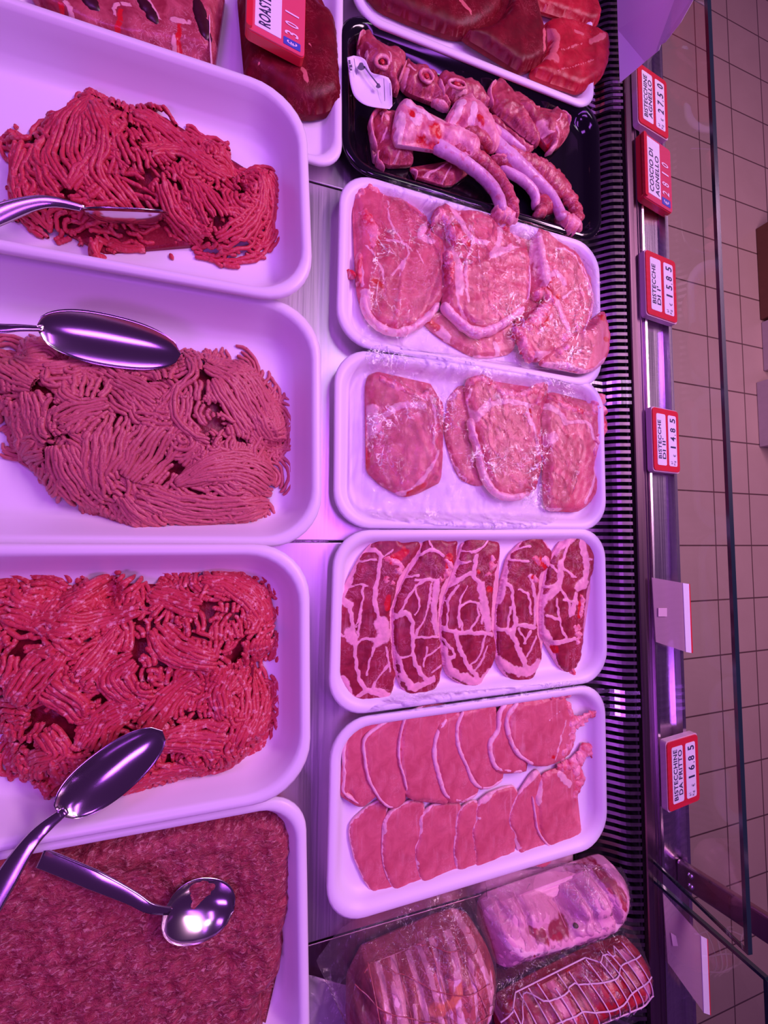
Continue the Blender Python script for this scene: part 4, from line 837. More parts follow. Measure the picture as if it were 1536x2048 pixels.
p3 = [(-90,230),(0,220),(100,215),(190,205),(230,270),(330,240),(420,175),(510,185),(480,260),(530,290),(560,230),(520,160),(620,150),(690,200),(830,200),(980,155),(1140,170),(1250,210),(1300,280),(1320,490),(1230,600),(1230,680),(1300,760),(1290,900),(1210,1020),(1110,1100),(980,1140),(760,1190),(570,1265),(510,1245),(420,1180),(300,1180),(280,1300),(225,1300),(180,1200),(60,1120),(20,960),(-90,800)]
m3, h3 = mince('speckled_mince', 'big heap of red mince flecked with white fat, in the third left tray', 'C', p3, ZL[3]+.003, .036, MM['mince3'],
 [(12,(960,190,40),(1100,210,60),(1230,300,70),(1290,420,50)),(11,(720,970,30),(880,950,80),(1080,960,100)),(9,(560,1230,30),(760,1150,40),(980,1110,35)),(10,(660,560,30),(560,640,80),(640,740,70)),(10,(680,760,30),(520,860,80),(440,1000,90)),
  (8,(950,640,50),(830,740,60),(700,900,70)),(8,(1100,620,60),(1050,740,60),(1080,860,50)),(8,(1200,680,70),(1230,830,80),(1150,1000,50)),(8,(-60,300,80),(150,380,60),(400,400,50),(660,340,30)),(7,(480,200,30),(380,270,50),(260,330,50)),
  (7,(160,240,40),(180,320,60),(110,420,50)),(9,(700,260,50),(850,300,60),(960,330,50)),(9,(740,420,50),(850,520,80),(1050,580,60)),(8,(560,430,40),(480,560,60),(400,640,50)),(8,(300,520,60),(180,640,80),(80,780,70)),
  (8,(240,700,60),(330,760,70),(400,850,50)),(7,(200,930,60),(280,1020,60),(120,1100,50)),(3,(240,1060,30),(250,1180,25),(245,1290,20)),(2,(1315,730,8),(1320,800,8),(1270,870,10))], .0050, 260, 33, 90, (60, 150), (4, 9))
# packed sausage meat in the bottom-left tray
def packed():
    m, nt, bs = newmat('packed_sausage_meat'); co = coords(nt, (1, 1.7, 1), (0, 0, .7))
    n1 = noise(nt, 70., co, 5, .72, 1.6); n2 = noise(nt, 34., coords(nt), 4, .6, .5); n3 = noise(nt, 190., co, 3, .6, 1.)
    c = mixc(nt, ramp(nt, .36, .60, n1), (.17, .008, .022), (.44, .07, .09)); c = mixc(nt, math_(nt, 'MULTIPLY', ramp(nt, .54, .66, n3), .75), c, (.72, .34, .31))
    c = mixc(nt, math_(nt, 'MULTIPLY', ramp(nt, .45, .62, n2), .4), c, (.36, .03, .05)); nt.links.new(c, bs.inputs['Base Color'])
    bs.inputs['Roughness'].default_value = .33; bump(nt, bs, math_(nt, 'ADD', n1, math_(nt, 'MULTIPLY', n3, .6)), .9, .003); return m
p4 = [(-160,330),(200,330),(700,215),(1285,108),(1345,120),(1375,160),(1392,250),(1388,420),(1380,600),(1352,700),(1350,850),(1310,940),(1250,1010),(1262,1080),(1252,1220),(1225,1275),(1150,1290),(-160,1290)]
o = slab('sausage_meat', 'D', p4, ZL[4]+.003, .034, packed(), None, .0022, seed=9, dome=.016, ragged=.0025, lump=.001)
V = np.array([v.co[:] for v in o.data.vertices]); top = V[:, 2] > ZL[4]+.006
V[:, 2] += np.where(top, .0016*wav(V[:, :2], 330, 4, 3)+.0030*wav(V[:, :2], 90, 8, 2), 0)
for hx, hy, hr, dp in ((1075, 570, 70, .012), (1090, 850, 34, .010), (650, 470, 160, .005), (60, 830, 90, .004), (1000, 960, 60, .004)):
    q = at2(hx, hy, .03, 'D'); d = np.linalg.norm(V[:, :2]-q, axis=1); V[:, 2] -= np.where(top, dp*np.exp(-(d/(hr*.00028))**2), 0)
c0 = np.array([*V[:, :2].mean(0), ZL[4]+.003]); o.data.vertices.foreach_set('co', (V-c0).ravel()); o.location = tuple(c0)
tag(o, 'packed coarse sausage meat filling the bottom left tray', 'minced meat', None, 'stuff')

# crumbs dropped on the tray
for i, (x, y, r_) in enumerate(((655, 1165, 22), (563, 1270, 20), (822, 1228, 18), (810, 1322, 16))):
    o = ribbon('mince_crumb', 'A', [(x-r_*.4, y-r_*.8, r_), (x, y, r_*1.3), (x+r_*.5, y+r_*.8, r_*.7)], ZL[1]+.004, .003, MM['mince1'], None, step=.001, lump=.0008, seed=i)
    V = np.array([v.co[:] for v in o.data.vertices]); c0 = V.mean(0); c0[2] = V[:, 2].min(); o.data.transform(Matrix.Translation(tuple(-c0))); o.location = (c0[0], c0[1], ZL[1]+.0032)
    tag(o, ['loose crumb of mince under the trailing strands, largest of the fallen ones', 'elongated mince crumb near the lower rim of the first tray', 'rounded lone mince crumb right of the others on the bare tray floor', 'tiny mince crumb at the very lower rim of the first tray'][i], 'mince crumb', 'fallen mince crumbs')

# ------------------------------------------------------------------ spoons
def spoon(label, base, tip, zb, zt, w_, depth, roll, handle, hw=.008):
    """base/tip: pixels of the bowl ends; handle: list of (px, py, z); roll turns the bowl about its length"""
    A = at(*base, zb); B = at(*tip, zt); u = B-A; L = np.linalg.norm(u); u /= L
    v0 = _n(np.cross([0, 0, 1.], u)); n0 = np.cross(u, v0); v = v0*math.cos(roll)+n0*math.sin(roll); n = np.cross(u, v)
    t = thing('serving_spoon', label, 'spoon', tuple(A)); nu, nv = 26, 16; V = []
    for sgn in (0, 1):
        for i in range(nu+1):
            a = i/nu; wl = w_/2*max(0, 1-abs(2*a-1)**2.3)**.5*(1.04-.12*a)
            for j in range(nv+1):
                b = j/nv*2-1; dep = -depth*(1-b*b)*max(0, 1-abs(2*a-1)**2.6)**.7
                V.append(A+u*L*a+v*wl*b+n*(dep-sgn*.0014))
    K = (nu+1)*(nv+1); Fc = []
    for s_ in (0, 1):
        for i in range(nu):
            for j in range(nv):
                f = (s_*K+i*(nv+1)+j, s_*K+(i+1)*(nv+1)+j, s_*K+(i+1)*(nv+1)+j+1, s_*K+i*(nv+1)+j+1); Fc.append(f if s_ == 0 else f[::-1])
    for i in range(nu):
        for j in (0, nv):
            a, b = i*(nv+1)+j, (i+1)*(nv+1)+j; Fc.append((a, b, b+K, a+K))
    mesh('bowl', V, Fc, MT['spoon'], t)
    pts = [A+u*.006]+[at(x, y, z) for x, y, z in handle]
    P = catmull(np.array(pts), .004, False); n_ = len(P); V = []; T_ = np.gradient(P, axis=0); T_ /= np.linalg.norm(T_, axis=1)[:, None]
    for i in range(n_):
        a = i/(n_-1); side = _n(np.cross([0, 0, 1.], T_[i])*math.cos(roll*.6)+np.array([0, 0, 1.])*math.sin(roll*.6)*.999)
        nn = np.cross(T_[i], side); ww = hw*(.5+.75*min(1, a*1.6)); 
        for x_, y_ in ((-1, .0), (-.8, .35), (0, .15), (.8, .35), (1, .0), (.8, -.3), (0, -.5), (-.8, -.3)): V.append(P[i]+side*ww*x_+nn*y_*.0032)
    Fc = [(i*8+j, i*8+(j+1) % 8, (i+1)*8+(j+1) % 8, (i+1)*8+j)[::-1] for i in range(n_-1) for j in range(8)]+[tuple(range(8)), tuple(range((n_-1)*8, n_*8))[::-1]]
    mesh('handle', V, Fc, MT['spoon'], t); return t
spoon('steel serving spoon lying edge-on in the uppermost red mince tray', (158, 418), (338, 424), .052, .046, .052, .010, math.radians(-58), [(110,404,.058),(60,408,.062),(-10,432,.066),(-90,470,.068)], .006)
spoon('dark reflecting long spoon on the pale mince in the second tray', (72, 655), (362, 708), .058, .050, .050, .009, math.radians(28), [(40,656,.060),(-10,657,.061),(-90,650,.062)], .0052)
spoon('large serving spoon propped over the lower rim of the speckled mince tray', (118, 1632), (325, 1462), .081, .076, .050, .012, math.radians(14), [(92,1652,.078),(60,1685,.080),(20,1745,.080),(-40,1850,.080)], .0072)
spoon('small spoon with a wide grooved handle, its bowl pushed into the sausage meat', (328, 1822), (468, 1822), .052, .040, .054, .013, math.radians(-14), [(300,1816,.055),(262,1795,.054),(200,1766,.052),(130,1736,.046),(80,1716,.042)], .0080)
# ------------------------------------------------------------------ lettering
def text_geo(body, weight=.012, shear=0.):
    cu = bpy.data.curves.new('t', 'FONT'); cu.body = body; cu.size = 1; cu.resolution_u = 3; cu.offset = weight; cu.shear = shear; cu.space_character = 1.08
    ob = bpy.data.objects.new('t', cu); COL.objects.link(ob); dg = bpy.context.evaluated_depsgraph_get(); dg.update()
    me = bpy.data.meshes.new_from_object(ob.evaluated_get(dg)); V = np.array([v.co[:] for v in me.vertices]); Fc = [list(p.vertices) for p in me.polygons]
    bpy.data.objects.remove(ob); bpy.data.curves.remove(cu); bpy.data.meshes.remove(me); return V, Fc
class Tag:
    """a block lying at c with its reading direction along +Y and its upper edge towards -X; tilt lifts the far side"""
    def __init__(s, label, c, L, Wd, z, tilt=0., yaw=0., name='price_tag', cat='price tag', th=.008, group='red framed price tags'):
        s.c = np.array([c[0], c[1], z]); s.L, s.W, s.th = L, Wd, th
        s.u = np.array([-math.sin(yaw), math.cos(yaw), 0.]); s.v = np.array([-math.cos(yaw)*math.cos(tilt), -math.sin(yaw)*math.cos(tilt), -math.sin(tilt)]); s.n = np.cross(s.u, s.v)
        s.t = thing(name, label, cat, tuple(s.c), group)
    def P(s, a, b, h): return s.c+s.u*(a-.5)*s.L+s.v*(b-.5)*s.W+s.n*h
    def plate(s, name, a0, a1, b0, b1, h0, h1, mat, r=.004):
        pts = []; ra, rb = r/s.L, r/s.W
        for (ca, cb, q) in ((a1-ra, b1-rb, 0), (a0+ra, b1-rb, 1), (a0+ra, b0+rb, 2), (a1-ra, b0+rb, 3)):
            for k in range(5): th = (q+k/4)*math.pi/2; pts.append((ca+ra*math.cos(th), cb+rb*math.sin(th)))
        n = len(pts); V = [s.P(a, b, h) for h in (h0, h1) for a, b in pts]
        Fc = [(i, (i+1) % n, (i+1) % n+n, i+n) for i in range(n)]+[tuple(range(n))[::-1], tuple(range(n, 2*n))]
        return mesh(name, V, Fc, mat, s.t, False)
    def text(s, body, a0, a1, b0, b1, h, mat, weight=.012, slant=0., name='lettering'):
        V, Fc = text_geo(body, weight); mn, mx = V.min(0), V.max(0)
        return mesh(name, [s.P(a0+(a1-a0)*(p[0]-mn[0])/(mx[0]-mn[0]), b0+(b1-b0)*(p[1]-mn[1])/(mx[1]-mn[1])+slant*(p[0]-mn[0])/(mx[0]-mn[0]), h) for p in V], Fc, mat, s.t, False)
def mk(px, py, z): q = at(px, py, z); return (q[0], q[1])
def size(px0, px1, py0, py1, z):
    a = at((px0+px1)/2, py0, z); b = at((px0+px1)/2, py1, z); c = at(px0, (py0+py1)/2, z); d = at(px1, (py0+py1)/2, z); return a[1]-b[1], d[0]-c[0]
def tag_a(label, box_, z, l1, l2, pr, tilt=.10, s1=(.2, .8), s2=(.2, .6)):
    x0, x1, y0, y1 = box_; L, W = size(*box_, z); T = Tag(label, mk((x0+x1)/2, (y0+y1)/2, z), L, W, z, -tilt)
    T.plate('clear_block', 0, 1, 0, 1, -.010, -.0012, MT['acrylic'], .005); T.plate('red_frame', .015, .985, .015, .985, -.0012, .0004, MT['red_plastic'], .006)
    T.plate('name_panel', .10, .90, .52, .86, .0004, .0008, MT['paper'], .003); T.plate('price_panel', .10, .90, .12, .43, .0004, .0008, MT['paper'], .003)
    T.text(l1, *s1, .70, .82, .0010, MT['ink'], .02, 0); T.text(l2, *s2, .55, .67, .0010, MT['ink'], .02, 0)
    T.text('al', .13, .175, .30, .37, .0010, GREY, .0); T.text('Kg', .12, .19, .17, .26, .0010, GREY, .0); T.text('€', .25, .29, .17, .27, .0010, GREY, .0)
    for ch, a in zip(pr, (.40, .53, .67, .82)): T.text(ch, a-(.014 if ch == '1' else .034), a+(.014 if ch == '1' else .034), .16, .36, .0010, MT['ink'], .02, name='digit')
    T.plate('comma', .595, .605, .15, .19, .0008, .0010, MT['ink'], .0003)
tag_a('red price tag reading BISTECCHINE AGNELLO, topmost on the rail', (1272, 1340, 143, 262), .016, 'BISTECCHINE', 'AGNELLO', '2750', s1=(.16, .84), s2=(.18, .80))
tag_a('red price tag reading BISTECCHE DI I', (1288, 1358, 510, 638), .016, 'BISTECCHE', "DI I'", '1585', s1=(.2, .8), s2=(.2, .48))
tag_a('red price tag reading BISTECCHE DI II', (1302, 1363, 817, 944), .016, 'BISTECCHE', "DI II'", '1485', s1=(.2, .8), s2=(.2, .52))
tag_a('red price tag reading BISTECCHINE DA FRITTO, lowest of the lettered tags', (1330, 1404, 1474, 1614), .018, 'BISTECCHINE', 'DA FRITTO', '1685', s1=(.14, .86), s2=(.2, .84))
def tag_b(label, box_, z, l1, l2, pr, tilt=.15):
    x0, x1, y0, y1 = box_; L, W = size(*box_, z); T = Tag(label, mk((x0+x1)/2, (y0+y1)/2, z), L, W, z, -tilt)
    T.plate('red_block', 0, 1, 0, 1, -.011, -.0012, MT['red_plastic'], .006); T.plate('clear_cover', .01, .99, .01, .99, -.0012, .0004, plain('pink_cover', (.80, .10, .16), .2, coat=.5), .005)
    T.plate('name_panel', .10, .96, .42, .86, .0004, .0008, MT['paper'], .001)
    T.text(l1, .15, .80, .66 if l2 else .60, .80, .0010, MT['ink'], .02, .0)
    if l2: T.text(l2, .13, .74, .47, .60, .0010, MT['ink'], .02, .0)
    T.plate('blue_square', .06, .17, .08, .38, .0004, .0008, MT['blueink'], .001); T.text('€', .085, .14, .14, .32, .0010, MT['whiteink'], .01)
    for ch, a in zip(pr, (.25, .39, .55, .69, .84)): T.text(ch, a-(.012 if ch == '1' else .03), a+(.012 if ch == '1' else .03), .12, .36, .0010, MT['whiteink'], .015, name='digit')
    T.plate('top_lip', .02, .98, .90, 1.0, -.004, .0030, MT['red_plastic'], .003)
tag_b('red price tag with white digits reading COSCIO DI AGNELLO', (1280, 1350, 282, 410), .016, 'COSCIO DI', 'AGNELLO', '2810')
tag_b('red price tag with white digits lying on the dark roast beef', (494, 614, -48, 88), .052, 'ROASTBEEF', '', '301')
def plate4(name, px, parent, mat, th=.001):
    P = [at(x, y, z) for x, y, z in px]; n = np.cross(P[1]-P[0], P[2]-P[0]); n = n/np.linalg.norm(n)*th; k = len(P)
    V = [p for p in P]+[p+n for p in P]; return mesh(name, V, [tuple(range(k)), tuple(range(k, 2*k))[::-1]]+[(i, i+k, (i+1) % k+k, (i+1) % k) for i in range(k)], mat, parent, False)
mauve = plain('smoky_clear_plastic', (.55, .36, .44), .15, coat=.5); m_ = mauve.node_tree.nodes['Principled BSDF']; m_.inputs['Alpha'].default_value = .55
for lb, c_, q, s_, e_, k_ in (
  ('blank clear tag holder with a white strip, beside the neck steaks tray', (1345, 1225), [(1304,1155),(1366,1166),(1372,1304),(1312,1284)], [(1366,1166),(1378,1168),(1383,1306),(1372,1304)], [(1378,1168),(1380,1168),(1386,1306),(1383,1306)], [(1317,1216),(1334,1216),(1334,1233),(1317,1233)]),
  ('blank clear tag holder seen through the second glass screen, lower right corner', (1372, 1900), [(1326,1786),(1402,1872),(1408,2026),(1336,1926)], [(1402,1872),(1414,1878),(1420,2030),(1408,2026)], [(1414,1878),(1416,1879),(1422,2031),(1420,2030)], [(1342,1866),(1352,1872),(1356,1892),(1346,1892)])):
    t = thing('tag_holder', lb, 'tag holder', tuple(at(*c_, .012)), 'blank tag holders')
    zz_ = .016
    plate4('clear_plate', [(x, y, zz_) for x, y in q], t, mauve); plate4('white_strip', [(x, y, zz_+.001) for x, y in s_], t, MT['paper'])
    plate4('red_edge', [(x, y, zz_) for x, y in e_], t, MT['red_plastic']); plate4('clip', [(x, y, zz_+.002) for x, y in k_], t, MT['acrylic'])
V = []
for x, y in ((1240,166),(1236,60),(1233,-60),(1420,-60),(1386,2),(1362,45),(1331,85),(1322,90),(1318,101),(1290,124)):
    zz_ = solve_z(x, y, 0, gX-.012 if x < 1300 else gX-.010); V.append(at(x, y, max(.017, zz_)))
V = np.array(V); o = mesh('paper_sheet', V-V[0], [tuple(range(len(V)))], MT['paper'], None, False); o.location = tuple(V[0])
m = o.modifiers.new('s', 'SOLIDIFY'); m.thickness = .0006; tag(o, 'plain white sheet propped against the glass at the top right', 'paper')

# ------------------------------------------------------------------ vacuum-packed joints at the bottom
def wv(o):
    out = []
    chain = [o]+list(o.children)
    for c in chain:
        if c.type == 'MESH':
            n = len(c.data.vertices); a = np.empty(n*3, dtype=np.float32); c.data.vertices.foreach_get('co', a); off = np.array(c.location[:])+(np.array(c.parent.location[:]) if c.parent else 0)
            out.append(a.reshape(-1, 3)+off)
    return np.concatenate(out)
def sheet(name, c, pts, objs, zlow, mat, parent=None, amp=.0015, seed=0, res=.003, slope=1.1, gap=.0015, freq=70, zin=None, edge=None):
    z = zin if zin is not None else zlow+.015
    P = np.array([at2(x, y, z, c) for x, y in pts]); P = catmull(P, res)
    mn, mx = P.min(0), P.max(0); gx_, gy_ = np.meshgrid(np.arange(mn[0], mx[0], res), np.arange(mn[1], mx[1], res)); G = np.stack([gx_.ravel(), gy_.ravel()], 1); G = G[inside(G, P)]
    dg = np.concatenate([segdist(G[i:i+2000], P, np.roll(P, -1, 0))[0].min(1) for i in range(0, len(G), 2000)]); G = G[dg > res*.5]
    ov, oe, of, _, _, _ = delaunay_2d_cdt([Vector(p) for p in np.concatenate([P, G])], [], [list(range(len(P)))], 1, 1e-7, False)
    V2 = np.array([v[:] for v in ov]); D = np.concatenate([segdist(V2[i:i+2000], P, np.roll(P, -1, 0))[0].min(1) for i in range(0, len(V2), 2000)])
    U = np.concatenate([wv(o) for o in objs]) if objs else np.zeros((1, 3)); U = U[(U[:, 0] > mn[0]-.03) & (U[:, 0] < mx[0]+.03) & (U[:, 1] > mn[1]-.03) & (U[:, 1] < mx[1]+.03) & (U[:, 2] > zlow)]
    cell = {}
    if len(U):
        key = np.round(U[:, :2]/.004).astype(int)
        for k, zz_ in zip(map(tuple, key), U[:, 2]): cell[k] = max(cell.get(k, -9), zz_)
        Uc = np.array([[k[0]*.004, k[1]*.004, v] for k, v in cell.items()])
        zz_ = np.concatenate([(Uc[None, :, 2]-slope*np.linalg.norm(V2[i:i+500, None]-Uc[None, :, :2], axis=2)).max(1) for i in range(0, len(V2), 500)])
    else: zz_ = np.full(len(V2), -9.)
    zz_ = np.maximum(zz_+gap, zlow)
    w1 = wav(V2, freq, seed, 2); w2 = wav(V2, freq*2.3, seed+4, 2); w3 = wav(V2, freq*.5, seed+8, 1)
    cr = (1-np.clip(np.abs(w1)*5, 0, 1))*1.2+(1-np.clip(np.abs(w2)*5, 0, 1))*.7
    zz_ = zz_+amp*cr*(.4+.6*np.clip(w3*2+.5, 0, 1))
    if edge is not None: zz_ = np.where(D < .002, np.maximum(edge, zz_-.002), zz_)
    V = np.column_stack([V2, zz_])
    if parent is not None: return mesh(name, V, of, mat, parent)
    c0 = V.mean(0); c0[2] = zlow; o = mesh(name, V-c0, of, mat); o.location = tuple(c0); return o
def groove(o, lines, c, z, w_, dep):
    n = len(o.data.vertices); a = np.empty(n*3, dtype=np.float32); o.data.vertices.foreach_get('co', a); a = a.reshape(-1, 3); off = np.array(o.parent.location[:]) if o.parent else np.array(o.location[:])
    XY = a[:, :2]+off[:2]
    for ln in lines:
        p = catmull(np.array([at2(x, y, z, c) for x, y in ln]), .004, False); d = segdist(XY, p[:-1], p[1:])[0].min(1)
        a[:, 2] -= dep*np.exp(-(d/w_)**2)*np.clip((a[:, 2]+off[2]-z*.3)/.01, 0, 1)
    o.data.vertices.foreach_set('co', a.ravel()); o.data.update()
def draped(name, c, lines, o, w_, mat, parent, z, lift=.0006):
    """string lines laid over the surface of o"""
    U = wv(o); cells = {}
    for k, v in zip(map(tuple, np.round(U[:, :2]/.004).astype(int)), U[:, 2]): cells[k] = max(cells.get(k, -9), v)
    Uc = np.array([[k[0]*.004, k[1]*.004, v] for k, v in cells.items()]); V = []; Fc = []; nb = 0; th = np.linspace(0, 2*math.pi, 6, endpoint=False)
    for ln in lines:
        p = catmull(np.array([at2(x, y, z, c) for x, y in ln]), .003, False); d = np.linalg.norm(p[:, None]-Uc[None, :, :2], axis=2); i = d.argsort(1)[:, :3]
        h = Uc[i, 2].max(1); ok = d.min(1) < .010
        h = np.convolve(np.pad(h, 2, 'edge'), np.ones(5)/5, 'valid'); p3 = np.column_stack([p, h+lift])[ok]
        if len(p3) < 3: continue
        T_ = np.gradient(p3, axis=0); T_ /= np.linalg.norm(T_, axis=1)[:, None]+1e-9; Sd = np.cross(T_, [0, 0, 1.]); Sd /= np.linalg.norm(Sd, axis=1)[:, None]+1e-9; Up = np.cross(Sd, T_)
        V.append((p3[:, None]+w_*(np.cos(th)[None, :, None]*Sd[:, None]+np.sin(th)[None, :, None]*Up[:, None])).reshape(-1, 3))
        for a in range(len(p3)-1):
            for j in range(6): Fc.append((nb+a*6+(j+1) % 6, nb+a*6+j, nb+(a+1)*6+j, nb+(a+1)*6+(j+1) % 6))
        nb += len(p3)*6
    return mesh(name, np.concatenate(V), Fc, mat, parent)
MT['string'] = plain('pale_string', (.80, .62, .66), .6)
MT['bag'] = film_mat('vacuum_bag', .02, .8, .08, (.93, .88, .93), .035, 45., .8, .28, 40., .02)
MT['bag2'] = film_mat('vacuum_bag_brown', .02, .8, .08, (.92, .80, .80), .05, 45., .8, .3, 40., .02)
MM['skin'] = meat_mat('pale_roast_skin', (.78, .36, .46), (.86, .46, .54), (.9, .6, .62), blood=(.36, .03, .06), marb=.25, rough=.35, bst=.3)
MM['netmeat'] = meat_mat('deep_red_joint', (.30, .008, .02), (.52, .03, .04), (.74, .26, .34), marb=.5, rough=.28, bst=.4)
MM['bacon'] = meat_mat('bacon_wrapped', (.34, .05, .06), (.52, .14, .13), (.86, .52, .56), blood=(.66, .20, .10), marb=.8, fib=.3, rough=.3, bst=.5)
# pale tied roll
t1 = thing('tied_roast', 'pale pink tied and stuffed meat roll in clear vacuum plastic', 'packed meat', tuple(at(700, 430, 0, 'U')), 'vacuum packed joints')
s1 = slab('meat', 'U', [(100,420),(140,330),(270,270),(420,225),(640,265),(730,190),(860,130),(1020,62),(1150,48),(1225,120),(1252,230),(1245,360),(1180,520),(1030,640),(800,700),(400,760),(200,800),(120,680)], .002, .062, MM['skin'], t1, .0032,
     fat=[(40,(240,600),(320,640),(600,640),(780,620)),(60,(920,650),(1060,560),(1120,460)),(30,(940,330),(980,350))], blood=[(60,(470,545),(560,550)),(80,(620,540),(760,515)),(110,(1070,110),(1130,190)),(90,(1150,190),(1175,260)),(34,(1155,290),(1170,310)),(20,(440,650),(455,680)),(14,(970,340),(990,350)),(12,(330,600),(340,610))], seed=61, dome=.055, lump=.0008)
groove(s1, [[(400,235),(470,380),(500,520),(500,640)],[(640,265),(720,340),(800,440),(820,600)],[(850,135),(880,230),(990,400),(1010,500)],[(240,290),(300,420),(330,560)],[(1020,62),(1060,180),(1130,320),(1160,480)]], 'U', .05, .0045, .006)
groove(s1, [[(200,640),(300,570),(500,590),(800,530),(1000,500),(1140,430)]], 'U', .05, .006, .006)
for ln in ([(400,235),(470,380),(500,520),(500,640)],[(640,265),(720,340),(800,440),(820,600)],[(850,135),(880,230),(990,400),(1010,500)],[(1020,62),(1060,180),(1130,320),(1160,480)]): draped('string', 'U', [ln], s1, .0004, MM['skin'], t1, .055)
herb = plain('green_herb_stuffing', (.10, .09, .05), .6)
for x, y, w_ in ((450,660,26),(860,540,40),(930,540,34),(735,575,26),(680,610,14),(320,600,30),(265,720,14),(335,715,14),(300,580,22)):
    ribbon('herb_stuffing', 'U', [(x-w_*.5, y+w_*.3, w_*.4), (x, y, w_*.8), (x+w_*.5, y-w_*.2, w_*.4)], .052-abs(y-450)*.00008, .004, herb, t1, step=.0012, seed=x)
sheet('plastic_bag', 'U', [(-10,190),(150,172),(240,240),(420,200),(560,125),(740,60),(890,25),(950,-5),(985,50),(1010,-10),(1150,0),(1240,70),(1300,160),(1345,300),(1345,430),(1200,530),(1060,680),(700,770),(200,830),(130,700),(40,450)], [s1], .004, MT['bag'], t1, .0018, 3, zin=.012, slope=1.8)
# netted red joint
t2 = thing('netted_roast', 'dark red meat joint in white netting in vacuum plastic, bottom right', 'packed meat', tuple(at(850, 1050, 0, 'U')), 'vacuum packed joints')
s2 = slab('meat', 'U', [(250,1180),(330,1120),(440,1040),(560,935),(760,860),(950,765),(1080,740),(1180,745),(1300,700),(1385,760),(1422,880),(1405,1010),(1330,1130),(1200,1230),(1000,1320),(800,1420),(500,1560),(320,1560),(240,1350)], .002, .056, MM['netmeat'], t2, .0032,
     fat=[(60,(1310,820),(1350,940),(1340,1040)),(90,(720,1130),(780,1180)),(40,(1150,760),(1260,800)),(60,(250,1280),(300,1400)),(20,(880,900),(1000,850))], seed=71, dome=.05, lump=.001)
net = [[(440,1040),(520,1120),(590,1240),(640,1400)],[(510,1060-50),(600,1090),(690,1230),(740,1380)],[(570,930),(660,1000),(760,1150),(830,1340)],[(650,905),(750,990),(850,1140),(910,1330)],[(740,870),(840,960),(940,1130),(980,1310)],[(830,830),(930,940),(1030,1100),(1060,1290)],[(900,790),(1010,900),(1100,1050),(1140,1250)],[(960,765),(1080,860),(1170,1000),(1215,1215)],[(1040,750),(1150,850),(1230,980),(1270,1180)],[(1110,750),(1210,850),(1280,970),(1320,1130)],[(1190,745),(1270,820),(1330,940),(1370,1070)],[(1270,715),(1340,800),(1380,900),(1395,1000)],[(380,1090),(460,1180),(520,1320),(540,1500)],[(300,1150),(380,1260),(430,1420)]]
net += [[(330,1280),(450,1170),(640,1060),(850,960),(1050,870),(1240,790)],[(340,1400),(480,1210),(680,1120),(880,1040),(1080,940),(1290,840),(1390,780)],[(480,1330),(640,1230),(860,1150),(1080,1080),(1260,960),(1410,880)],[(600,1400),(800,1290),(1010,1210),(1200,1120),(1400,1000)]]
net = [[(2*n_[0][0]-n_[1][0], 2*n_[0][1]-n_[1][1])]+n_ for n_ in net]
draped('net', 'U', net, s2, .0009, MT['string'], t2, .036)
sheet('plastic_bag', 'U', [(175,900),(230,850),(330,800),(700,790),(900,690),(1120,600),(1190,525),(1440,520),(1440,600),(1425,640),(1458,830),(1440,1000),(1450,1300),(1200,1420),(700,1560),(300,1560),(230,1300),(190,1050)], [s2], .004, MT['bag'], t2, .0022, 7, zin=.012, slope=1.8)
# bacon joint
t3 = thing('bacon_wrapped_roast', 'large streaky bacon wrapped joint in brownish vacuum plastic, bottom centre', 'packed meat', tuple(at(520, 560, 0, 'J')), 'vacuum packed joints')
s3 = slab('meat', 'J', [(218,760),(215,600),(245,540),(260,450),(330,400),(440,350),(520,310),(620,285),(700,300),(755,360),(790,440),(798,560),(785,680),(760,800),(600,860),(400,880),(230,860)], .002, .085, MM['bacon'], t3, .0032,
     fat=[(26,(490,330),(480,440),(490,560),(520,740)),(24,(545,350),(530,450),(550,620),(545,760)),(34,(425,470),(420,540),(415,640),(425,740)),(30,(350,560),(355,640),(350,760)),(22,(390,580),(395,740)),(40,(610,320),(690,330),(740,380)),(36,(660,390),(640,480),(620,560),(650,700)),(34,(720,400),(755,480),(760,600),(740,700)),(20,(700,450),(690,560),(700,660)),(26,(590,430),(575,520),(590,640)),(16,(780,500),(785,640)),(20,(300,480),(380,450)),(18,(460,600),(455,740))],
     blood=[(34,(520,600),(590,570),(640,520)),(30,(270,470),(330,440))], seed=81, dome=.075, lump=.002)
groove(s3, [[(450,380),(455,520),(460,760)],[(620,400),(610,600),(600,760)],[(520,330),(515,560),(500,760)],[(700,360),(720,600),(720,760)],[(380,450),(375,760)]], 'J', .07, .004, .0045)
draped('net', 'J', [[(300,450),(420,480),(560,430),(700,400)],[(260,560),(420,540),(600,510),(790,470)],[(230,640),(420,610),(600,600),(790,560)],[(230,700),(500,690),(780,660)],[(420,400),(440,560),(470,740)],[(560,330),(590,520),(620,740)],[(650,310),(700,480),(760,640)],[(300,500),(320,620),(340,760)],[(480,350),(600,420),(770,430)]], s3, .0005, MM['bacon'], t3, .07)
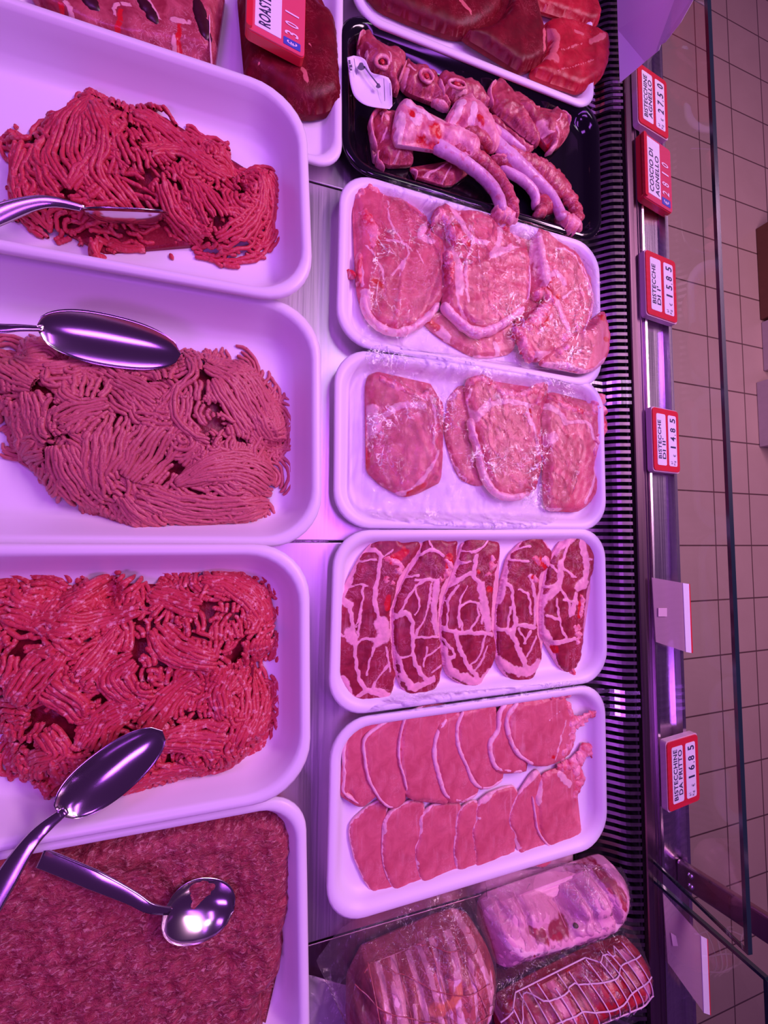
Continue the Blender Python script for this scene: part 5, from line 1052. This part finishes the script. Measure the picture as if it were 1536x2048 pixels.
sheet('plastic_bag', 'J', [(78,522),(95,480),(190,365),(300,320),(440,290),(510,235),(590,195),(700,150),(735,132),(790,138),(795,300),(805,450),(800,600),(790,800),(400,860),(215,700),(205,575),(140,560)], [s3], .006, MT['bag2'], t3, .0028, 12, zin=.020, slope=1.7)
# crumpled corner of another bag
o = sheet('plastic_bag', 'J', [(-20,560),(60,540),(120,565),(200,580),(222,640),(222,800),(-20,800)], [], .004, film_mat('milky_bag', .10, .6, .15, (.8, .75, .8), .34, 50., 1.), None, .007, 31, zin=.01, freq=50); tag(o, 'crumpled milky plastic bag corner left of the bacon joint', 'plastic bag')

# ------------------------------------------------------------------ cling film over two of the trays
allo = [o for o in SC.objects if o.parent is None and o.name.split('.')[0] in ('pork_chop', 'neck_steak')]
MT['film2'] = film_mat('crinkled_cling_film', .018, .8, .05, (1, 1, 1), .0, 50., .55, .75, 34., .020)
o = sheet('cling_film', 'F', [(330,75),(700,170),(1060,290),(1200,350),(1400,520),(1405,700),(1350,960),(1280,1040),(900,985),(560,940),(255,905),(240,860),(600,700),(560,400)], allo, .0235, MT['film2'], None, .0026, 41, zin=.026, slope=.6, gap=.001, freq=60, res=.0028); tag(o, 'clear cling film stretched over the large bone-in chops', 'cling film')
MT['film3'] = film_mat('tightly_crinkled_film', .02, .9, .05, (1, 1, 1), .0, 60., .7, .85, 46., .026)
o = sheet('cling_film', 'G', [(250,40),(560,80),(900,130),(1200,200),(1380,300),(1300,700),(1150,930),(600,930),(240,860),(235,640),(240,400)], allo, .0232, MT['film3'], None, .0030, 47, zin=.026, slope=.7, gap=.0008, freq=85, res=.0028); tag(o, 'crinkled clear film over the tray with four spaced chops', 'cling film')
o = sheet('cling_film', 'H', [(400,880),(700,870),(900,850),(1200,820),(1330,810),(1330,850),(900,900),(560,950),(250,985),(250,955)], allo, .0228, MT['film2'], None, .0014, 53, zin=.024, slope=.5, freq=60, res=.003); tag(o, 'strip of clear film along the lower rim of the neck steak tray', 'cling film')
for o in SC.objects:
    if 'label' in o.keys() and len(o['label'].split()) > 16: print('LONG', o.name, len(o['label'].split()), o['label'])
